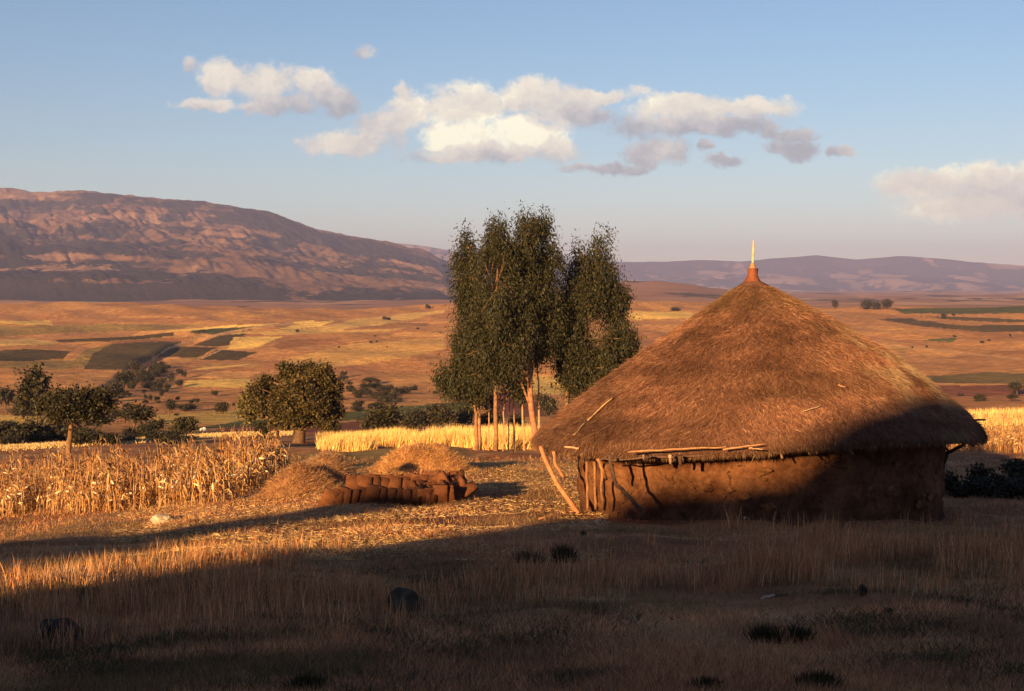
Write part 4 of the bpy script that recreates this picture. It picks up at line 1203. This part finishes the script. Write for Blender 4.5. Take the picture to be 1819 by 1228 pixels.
# ---------------------------------------------------------------- maize
MZ = [(.52, .27, .11), (.66, .38, .17), (.40, .19, .08), (.30, .13, .06)]
def maize(seed):
    r = np.random.default_rng(seed)
    g = Geo(); h = r.uniform(.8, 1.5)
    lean = r.normal(0, .13, 2)
    zz = np.linspace(0, 1, 5)
    q = np.stack([lean[0] * zz ** 1.5 * h, lean[1] * zz ** 1.5 * h, zz * h - .05], -1)
    q[1:] += r.normal(0, .015, (4, 3))
    if seed % 5 == 0:   # snapped over
        q[4] = q[3] + [r.uniform(-.3, .3), r.uniform(-.2, .2), -.2]
    g.tube(q, np.linspace(.020, .008, 5), 4, np.array(MZ[r.integers(0, 4)]) * .9)
    for k in range(r.integers(6, 11)):
        f = r.uniform(.12, .98); p0 = np.array([np.interp(f, zz, q[:, j]) for j in range(3)])
        a = r.uniform(0, 6.28); L = r.uniform(.3, .65); w0 = r.uniform(.03, .06)
        d = np.array([math.cos(a), math.sin(a), 0]); sd = np.array([-d[1], d[0], 0])
        up = r.uniform(.0, .7)
        pts = [p0, p0 + d * L * .25 + [0, 0, L * up * .45], p0 + d * L * .5 + [0, 0, L * (up * .35 - .15)], p0 + d * L * .62 + [0, 0, -L * r.uniform(.3, .9)]]
        tw = [sd, sd * .8 + np.array([0, 0, .5]), sd * .5 + np.array([0, 0, .8]), sd]
        V = []
        for j, pt in enumerate(pts):
            ww = w0 * [.6, 1, .8, .15][j]
            V += [pt - tw[j] * ww / 2, pt + tw[j] * ww / 2]
        Q = [(2 * j, 2 * j + 1, 2 * j + 3, 2 * j + 2) for j in range(3)]
        g.add(V, None, Q, np.array(MZ[r.integers(0, 4)]) * r.uniform(.7, 1.2))
    if r.random() < .6:  # withered cob in its husk
        f = r.uniform(.4, .7); p0 = np.array([np.interp(f, zz, q[:, j]) for j in range(3)])
        d = r.normal(0, 1, 3); d[2] = -abs(d[2]) * .6; d /= np.linalg.norm(d)
        g.tube([p0, p0 + d * .08, p0 + d * .16, p0 + d * .22], [.012, .032, .028, .006], 6, (.85, .66, .40))
    if r.random() < .5:
        for k in range(4):
            a = r.uniform(0, 6.28)
            g.tube([q[-1], q[-1] + [math.cos(a) * .06, math.sin(a) * .06, .18]], [.005, .002], 3, (.5, .3, .15))
    me = g.mesh('maize_stalk'); me.materials.append(M_straw)
    return me
MAIZE = [maize(500 + k) for k in range(14)]
def maize_spots(n, seed, poly):
    r = np.random.default_rng(seed)
    x = r.uniform(-60, 560, n * 6); y = r.uniform(800, 935, n * 6)
    k = inpoly(x, y, poly)
    x, y = x[k], y[k]
    P = hit(x, y); P = P[~np.isnan(P[:, 0])]
    P = P[P[:, 1] < 85]
    # rough planting rows and bare gaps
    nn = fbm(P[:, 0] * .5, P[:, 1] * .4, octv=3, seed=90)
    P = P[nn > .40]
    return P[:n]
MPOLY = [(-80, 925), (-80, 868), (120, 862), (300, 846), (400, 838), (480, 834), (512, 842), (500, 858), (470, 866), (400, 892), (230, 908), (60, 918)]
MP = maize_spots(1050, 91, MPOLY)
MP = MP[np.argsort(MP[:, 1])]
MP[:, 2] = H(MP[:, 0], MP[:, 1])
for i, p in enumerate(MP[:290]):
    o = obj('maize_stalk', MAIZE[i % 14], None, None, label='dry bleached maize stalk standing in the near rows of the left field', category='maize', group='maize stalks in the near rows')
    o.location = p; o.rotation_euler = (random.gauss(0, .07), random.gauss(0, .07), random.uniform(0, 6.28))
    s = random.uniform(.6, 1.15); o.scale = (s, s, s)
def merged(meshes, P, name, scale=(.55, 1.15), **props):
    g = Geo(); data = []
    for me in meshes:
        v = np.empty(len(me.vertices) * 3, np.float32); me.vertices.foreach_get('co', v)
        c = np.empty(len(me.vertices) * 4, np.float32); me.color_attributes['col'].data.foreach_get('color', c)
        T = np.array([list(p.vertices) for p in me.polygons if len(p.vertices) == 3]).reshape(-1, 3)
        Q = np.array([list(p.vertices) for p in me.polygons if len(p.vertices) == 4]).reshape(-1, 4)
        data.append((v.reshape(-1, 3), c.reshape(-1, 4)[:, :3], T, Q))
    for i, p in enumerate(P):
        v, c, T, Q = data[i % len(data)]
        a = rng.uniform(0, 6.28); s = rng.uniform(*scale)
        R = np.array([[math.cos(a), -math.sin(a), 0], [math.sin(a), math.cos(a), 0], [0, 0, 1]])
        g.add(v @ R.T * s + p, T, Q, c * rng.uniform(.8, 1.15))
    return obj(name, g.mesh(name), M_straw, None, **props)
merged(MAIZE, MP[290:], 'maize_field', kind='stuff', label='mass of dry maize stalks farther back in the left field', category='maize')
# dry stand to the right of the hut
x = rng.uniform(1690, 1990, 5000); y = rng.uniform(768, 806, 5000)
P = hit(x, y); P = P[~np.isnan(P[:, 0])]; P = P[(P[:, 1] < 170)][:900]
merged(MAIZE, P, 'dry_crop', (.6, .9), kind='stuff', label='bright dry standing crop to the right of the hut', category='crop')

# ---------------------------------------------------------------- grass and straw (uncountable)
def stuff(name, V, faces, C, mat, label, cat):
    return obj(name, mesh_np(name, V, faces, C), mat, None, kind='stuff', label=label, category=cat)
def up_dirs(n, spread, wind=(.05, .0)):
    D = rng.normal(0, spread, (n, 3)); D[:, 2] = 1.0
    D[:, 0] += wind[0]; D[:, 1] += wind[1]
    return D
def clear_of_hut(P):
    return (np.hypot(P[:, 0] - WCX, P[:, 1] - HCY) > WR + .05)
# wheat
n = 90000
x = rng.uniform(500, 1120, n * 2); y = rng.uniform(764, 806, n * 2)
wp = [(570, 800), (560, 792), (640, 784), (760, 779), (1120, 777), (1120, 806), (860, 800), (700, 806), (620, 806)]
k = inpoly(x, y + 16 * (fbm(x * .04, x * 0, octv=5, seed=97) - .5) + rng.normal(0, 3.0, len(x)), wp)
P = hit(x[k], y[k], 180); P = P[~np.isnan(P[:, 0])]; P = P[(P[:, 1] > 66) & (P[:, 1] < 135)]
P = P[fbm(P[:, 0] * .35, P[:, 1] * .35, octv=3, seed=95) > .36][:n]
n = len(P)
V, T, C = blade_tris(P, up_dirs(n, .22), rng.uniform(.35, .9, n) * (.7 + .6 * fbm(P[:, 0] * .3, P[:, 1] * .3, octv=3, seed=96)), rng.uniform(.025, .05, n), pick([(.92, .63, .24), (.84, .54, .19), (.66, .38, .13)], n, .12))
stuff('wheat_field', V, T, C, M_straw, 'ripe golden wheat standing behind the gum trunks', 'wheat')
# wheat right of the hut
x = rng.uniform(1690, 2000, 40000); y = rng.uniform(745, 800, 40000)
P = hit(x, y); P = P[~np.isnan(P[:, 0])]; P = P[(P[:, 1] > 70) & (P[:, 1] < 220)]
n = len(P)
V, T, C = blade_tris(P, up_dirs(n, .25), rng.uniform(.5, 1.2, n), rng.uniform(.04, .09, n), pick([(.88, .62, .26), (.75, .46, .17), (.50, .25, .09)], n, .15))
stuff('stubble', V, T, C, M_straw, 'straw coloured stubble under the right-hand crop', 'stubble')
# pale strip bordering the far side of the maize
x = rng.uniform(-60, 520, 30000); y = np.interp(x, [-60, 0, 200, 400, 520], [802, 798, 786, 773, 770]) + rng.normal(0, 1.6, 30000)
P = hit(x, y); P = P[~np.isnan(P[:, 0])]
n = len(P)
V, T, C = blade_tris(P, up_dirs(n, .5), rng.uniform(.08, .26, n), rng.uniform(.04, .09, n), pick([(.75, .52, .24), (.6, .38, .16)], n, .15))
stuff('dry_grass_strip', V, T, C, M_straw, 'pale grass strip along the far edge of the maize', 'grass')

# short turf over everything near
n = 520000
x = rng.uniform(-140, 1960, n); y = 812 + (1262 - 812) * rng.uniform(0, 1, n) ** .92
P = hit(x, y, 80); ok = ~np.isnan(P[:, 0]) & (np.nan_to_num(P[:, 1], nan=999) < 75)
P = P[ok]; P = P[clear_of_hut(P)]
P[:, 2] += (fbm(P[:, 0] * 1.4, P[:, 1] * 1.4, octv=4, seed=8) - .5) * .12 * (1 - sstep(P[:, 1], 60, 120)) - .01
nn = fbm(P[:, 0] * .8, P[:, 1] * .8, octv=4, seed=101); n3 = fbm(P[:, 0] * .45, P[:, 1] * .4, octv=4, seed=102)
trod = np.exp(-(((P[:, 0] - 1.0) / 5.0) ** 2 + ((P[:, 1] - 26.5) / 2.6) ** 2))
kp = rng.random(len(P)) < np.clip(.35 + 1.2 * (nn - .3), .15, 1) * (1 - .75 * trod)
P, nn, n3 = P[kp], nn[kp], n3[kp]; n = len(P)
A = pick([(.52, .225, .105), (.40, .165, .080), (.64, .34, .155), (.26, .115, .058)], n, .22)
B = pick([(.13, .10, .042), (.19, .125, .055), (.28, .15, .07)], n, .2)
gm = sstep(n3, .47, .56)[:, None] * .85
pth = np.exp(-((pix(P)[1] - np.interp(pix(P)[0], [0, 600, 1000, 1400, 1819], [1190, 1150, 1118, 1095, 1080])) / 16) ** 2)[:, None]
gm = gm * (1 - pth)
A = A * (1 + .35 * pth)
C = A * (1 - gm) + B * gm
D = up_dirs(n, .55)
L = rng.uniform(.035, .11, n) * (.6 + .9 * nn) * np.interp(P[:, 1], [8, 20, 60], [.9, 1.1, 1.6])
V, T, C = blade_tris(P, D, L, rng.uniform(.003, .006, n) * np.interp(P[:, 1], [8, 20, 40, 75], [1.0, 1.9, 3.4, 6]), C)
stuff('turf', V, T, C, M_grass, 'short dry turf covering the near slope', 'grass')

# straw litter lying on the lit ground
n = 34000
x = rng.uniform(200, 1080, n); y = rng.uniform(822, 1000, n)
P = hit(x, y, 80); P = P[~np.isnan(P[:, 0])]; P = P[clear_of_hut(P) & (P[:, 1] < 60)]
kp = fbm(P[:, 0] * .7, P[:, 1] * .7, octv=3, seed=103) > .46
P = P[kp]; n = len(P); P[:, 2] += .035
D = rng.normal(0, 1, (n, 3)); D[:, 2] = rng.uniform(-.05, .35, n)
V, T, C = blade_tris(P, D, rng.uniform(.04, .13, n), rng.uniform(.006, .014, n), pick([(.62, .38, .16), (.75, .5, .24), (.45, .22, .09)], n, .15))
stuff('straw_litter', V, T, C, M_straw, 'loose straw scattered over the lit ground by the bricks', 'straw')

# tall russet grass of the foreground, in tufts
def tall(n, xr, yc, ysd, hr, seed, cols, name, label, dens=.47, tufts=700, tsd=.12):
    r = np.random.default_rng(seed)
    tx = r.uniform(*xr, tufts); ty = np.interp(tx, yc[0], yc[1]) + r.normal(0, ysd, tufts)
    TP = hit(tx, ty); TP = TP[~np.isnan(TP[:, 0])]
    TP = TP[(fbm(TP[:, 0] * .45, TP[:, 1] * .45, octv=3, seed=seed) > dens) & clear_of_hut(TP)]
    th = r.uniform(.55, 1.0, len(TP))
    i = r.integers(0, len(TP), n)
    P = TP[i] + np.stack([r.normal(0, tsd, n), r.normal(0, tsd, n), np.zeros(n)], -1)
    P[:, 2] = H(P[:, 0], P[:, 1]) - .02
    D = np.stack([(P[:, 0] - TP[i, 0]) * .8 + r.normal(0, .1, n), (P[:, 1] - TP[i, 1]) * .8 + r.normal(0, .1, n), np.ones(n)], -1)
    L = r.uniform(hr[0], hr[1], n) * th[i]
    bend = np.stack([r.normal(.06, .22, n), r.normal(0, .22, n), np.zeros(n)], -1)
    cl = pick(cols, n, .18)
    V, T, Q, C = blade_bent(P, D, L, r.uniform(.003, .007, n) * np.interp(P[:, 1], [8, 20, 40], [.8, 1.6, 2.6]), cl, bend)
    return stuff(name, V, [T, Q], C, M_grass, label, 'grass')
RUS = [(.50, .20, .09), (.60, .27, .12), (.36, .15, .07), (.66, .36, .17), (.30, .16, .07)]
band = ([-100, 0, 300, 900, 1250, 1500, 1819, 1950], [1120, 1112, 1082, 1036, 1022, 1000, 990, 985])
tall(13000, (-100, 1950), band, 30, (.12, .40), 111, RUS, 'tall_grass', 'band of tall russet grass crossing the foreground', .52, 2600, .07)
tall(3600, (-80, 620), ([-80, 150, 360, 620], [1068, 1040, 1010, 985]), 12, (.14, .40), 112, RUS + [(.62, .36, .18)], 'tall_grass', 'sunlit tall grass tufts at the left shadow edge', .42, 220, .08)
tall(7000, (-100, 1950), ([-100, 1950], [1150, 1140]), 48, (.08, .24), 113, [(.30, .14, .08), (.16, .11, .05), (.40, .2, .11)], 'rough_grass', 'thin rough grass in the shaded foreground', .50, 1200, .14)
tall(5500, (1300, 1950), ([1300, 1950], [1000, 978]), 22, (.22, .55), 114, RUS, 'tall_grass', 'tall russet grass in front of the right side of the hut', .42, 600, .10)

n = 42000
tx = rng.uniform(-100, 1950, 900); ty = rng.uniform(1000, 1240, 900)
TP = hit(tx, ty, 60); TP = TP[~np.isnan(TP[:, 0])]; TP = TP[fbm(TP[:, 0] * .6, TP[:, 1] * .5, octv=3, seed=120) > .5]
i = rng.integers(0, len(TP), n); sdd = rng.uniform(.05, .22, len(TP))[i]
P = TP[i] + np.stack([rng.normal(0, 1, n) * sdd * 1.6, rng.normal(0, 1, n) * sdd, 0 * sdd], -1); P[:, 2] = H(P[:, 0], P[:, 1])
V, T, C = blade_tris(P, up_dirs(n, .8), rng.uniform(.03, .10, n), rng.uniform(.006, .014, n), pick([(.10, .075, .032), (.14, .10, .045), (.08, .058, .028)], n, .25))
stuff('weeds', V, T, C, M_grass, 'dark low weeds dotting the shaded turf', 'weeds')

# named tufts and bushes of the foreground
def tuft(px, py, hpx, spread, n, cols, label, lean=(0, 0), name='grass_tuft', cat='grass tuft', group=None, wd=.006):
    p = hit(px, py)[0]; h = hpx / F * p[1]
    P = np.stack([rng.normal(0, spread * .3, n), rng.normal(0, spread * .3, n), np.full(n, -.02)], -1)
    D = np.stack([P[:, 0] / spread * .7 + lean[0] + rng.normal(0, .1, n), P[:, 1] / spread * .7 + lean[1] + rng.normal(0, .1, n), np.ones(n)], -1)
    V, T, Q, C = blade_bent(P, D, rng.uniform(.5, 1.05, n) * h, rng.uniform(.6, 1.2, n) * wd, pick(cols, n, .2), rng.normal(0, .2, (n, 3)) * [1, 1, 0])
    o = obj(name, mesh_np(name, V, [T, Q], C), M_grass, None, label=label, category=cat)
    if group: o['group'] = group
    o.location = p
    return o
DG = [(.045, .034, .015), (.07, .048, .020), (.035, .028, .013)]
for (x_, y_, h_, sp_, lab) in ((938, 1005, 34, .20, 'dark green tuft right of the boulder in the tall grass'), (1001, 1000, 40, .16, 'dark green tuft just right of its twin'), (1362, 1142, 42, .14, 'dark spiky tuft in the shaded foreground, left of its pair'), (1412, 1140, 38, .14, 'dark spiky tuft in the shaded foreground, right of its pair'),
                              (1450, 1222, 40, .16, 'dark tuft at the bottom edge of the photo'), (1258, 1222, 26, .12, 'small dark tuft near the bottom edge, left of the larger one'), (545, 1228, 40, .13, 'dark tuft at the bottom, left of centre')):
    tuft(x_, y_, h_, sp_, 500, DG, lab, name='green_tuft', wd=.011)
tuft(1400, 1145, 62, .06, 50, [(.45, .2, .1)], 'lone bundle of russet stalks leaning left between the dark tufts', (-.35, 0))
tuft(1490, 1155, 92, .06, 60, [(.45, .2, .1)], 'longest leaning russet stalks, right of the dark tufts', (-.38, 0))
tuft(360, 1005, 60, .14, 130, RUS, 'sunlit feathery grass tuft on the shadow edge, left foreground')
tuft(437, 1002, 42, .09, 90, RUS, 'small sunlit grass tuft right of the feathery one')
tuft(172, 1022, 52, .10, 110, RUS, 'sunlit grass tuft at the left beside the dry bush')
tuft(255, 1022, 44, .10, 100, RUS, 'sunlit grass tuft between the dry bush and the feathery tuft')

# shrubs in the shade right of the hut
for (x_, y_, w_, h_, lab) in ((1700, 880, 70, 40, 'dark shrub against the right side of the wall'), (1750, 868, 80, 42, 'dark shrub in the shade right of the hut'), (1808, 862, 70, 46, 'tallest dark shrub, at the right edge beyond the hut'), (1780, 885, 90, 30, 'low dark shrub nearest the camera right of the hut'), (1850, 880, 90, 50, 'dark shrub cut by the right edge of the photo')):
    shrub(x_, y_, w_, h_, 'low' if h_ < 45 else 'round', lab, 'shrubs right of the hut')
shrub(1142, 915, 50, 46, 'round', 'dark scrubby bush against the front of the wall by the crooked prop', None)
# rocks
def rock(px, py, wpx, hpx, seed, col, label, flat=1.0, group=None, amp=.35):
    p = hit(px, py)[0]; m = p[1] / F
    V, T = clod(1.0, seed, (wpx * m / 2, wpx * m / 2 * .8, hpx * m * .62), 3, amp=amp)
    o = obj('boulder' if wpx > 40 else 'stone', mesh_np('stone', V, T, np.broadcast_to(np.array(col), (len(V), 3)), True), M_rock, None, label=label, category='boulder' if wpx > 40 else 'stone')
    if group: o['group'] = group
    o.location = p + [0, 0, hpx * m * .24]; o.rotation_euler = (0, 0, seed)
    return o
BK = (.055, .040, .030)
rock(106, 1134, 80, 44, 601, (.050, .037, .030), 'black jagged boulder in the grass at the lower left')
rock(720, 1090, 78, 52, 602, (.075, .058, .040), 'dark domed boulder in the grass, left of centre')
rock(600, 1085, 34, 18, 603, BK, 'small dark stone half sunk left of the domed boulder', group=None)
rock(415, 1085, 36, 20, 604, BK, 'small dark stone between the jagged and domed boulders')
rock(1532, 1058, 21, 22, 605, BK, 'upright dark stone on the shaded ground at right')
rock(1578, 1088, 16, 10, 606, BK, 'little flat stone below the upright one')
rock(764, 1160, 17, 8, 607, BK, 'leftmost of three little clods near the bottom centre'); rock(845, 1170, 20, 11, 608, BK, 'middle of three little clods near the bottom centre'); rock(882, 1193, 15, 9, 609, BK, 'lowest of three little clods near the bottom centre')
rock(1010, 1151, 9, 6, 610, BK, 'tiny clod on the bare shaded ground'); rock(1037, 953, 14, 11, 611, BK, 'dark clod on the ground just left of the wall front')
rock(288, 928, 46, 17, 612, (.52, .38, .27), 'pale flat stone beside the maize field'); rock(345, 930, 24, 10, 613, (.22, .10, .05), 'brown clod right of the pale flat stone')
rock(135, 1020, 60, 14, 614, (.20, .11, .07), 'low brown stone in the lit grass at left'); rock(200, 1034, 60, 20, 615, (.24, .13, .08), 'larger low brown stone in the lit grass at left')
# dry bush at the lit edge
tuft(122, 1040, 48, .3, 500, [(.50, .26, .14), (.62, .38, .22)], 'round dry straw-coloured bush beside the brown stones, left foreground', name='dry_bush', cat='bush')
# sticks on the ground
def ground_stick(a, b, r, col, label):
    pa, pb = hit(*a)[0] + [0, 0, .03], hit(*b)[0] + [0, 0, .05]
    s_ = stick('stick', [pa * 0, pb - pa], r, None, col=col, wob=.008); s_.location = pa
    s_['label'] = label; s_['category'] = 'stick'
ground_stick((1352, 1068), (1376, 1066), .012, (.45, .32, .24), 'pale stick on the shaded ground in front of the hut')
ground_stick((782, 952), (800, 948), .014, (.10, .05, .03), 'dark stick on the lit ground left of the hut')
ground_stick((1322, 924), (1330, 917), .02, (.5, .38, .3), 'pale chip of wood at the foot of the wall')
ground_stick((1058, 930), (1070, 927), .02, (.7, .55, .42), 'pale chip lying before the left end of the wall')
ground_stick((958, 925), (1028, 915), .022, (.50, .22, .11), 'reddish pole on the ground at the foot of the leaning prop')

# ---------------------------------------------------------------- haze
hv = np.array([(x, y, z) for x in (-14500, 14500) for y in (-900, 14000) for z in (-75, 420)], float)
hq = np.array([(0, 1, 3, 2), (4, 6, 7, 5), (0, 4, 5, 1), (2, 3, 7, 6), (0, 2, 6, 4), (1, 5, 7, 3)])
hz = bpy.data.materials.new('haze'); hz.use_nodes = True
nt = hz.node_tree; nt.nodes.clear()
pv = nt.nodes.new('ShaderNodeVolumePrincipled')
pv.inputs['Color'].default_value = (.42, .47, .90, 1)
pv.inputs['Density'].default_value = 0.95e-4
pv.inputs['Anisotropy'].default_value = 0.0
om = nt.nodes.new('ShaderNodeOutputMaterial')
nt.links.new(pv.outputs[0], om.inputs['Volume'])
obj('haze', mesh_np('haze', hv, hq), hz, None, kind='stuff')
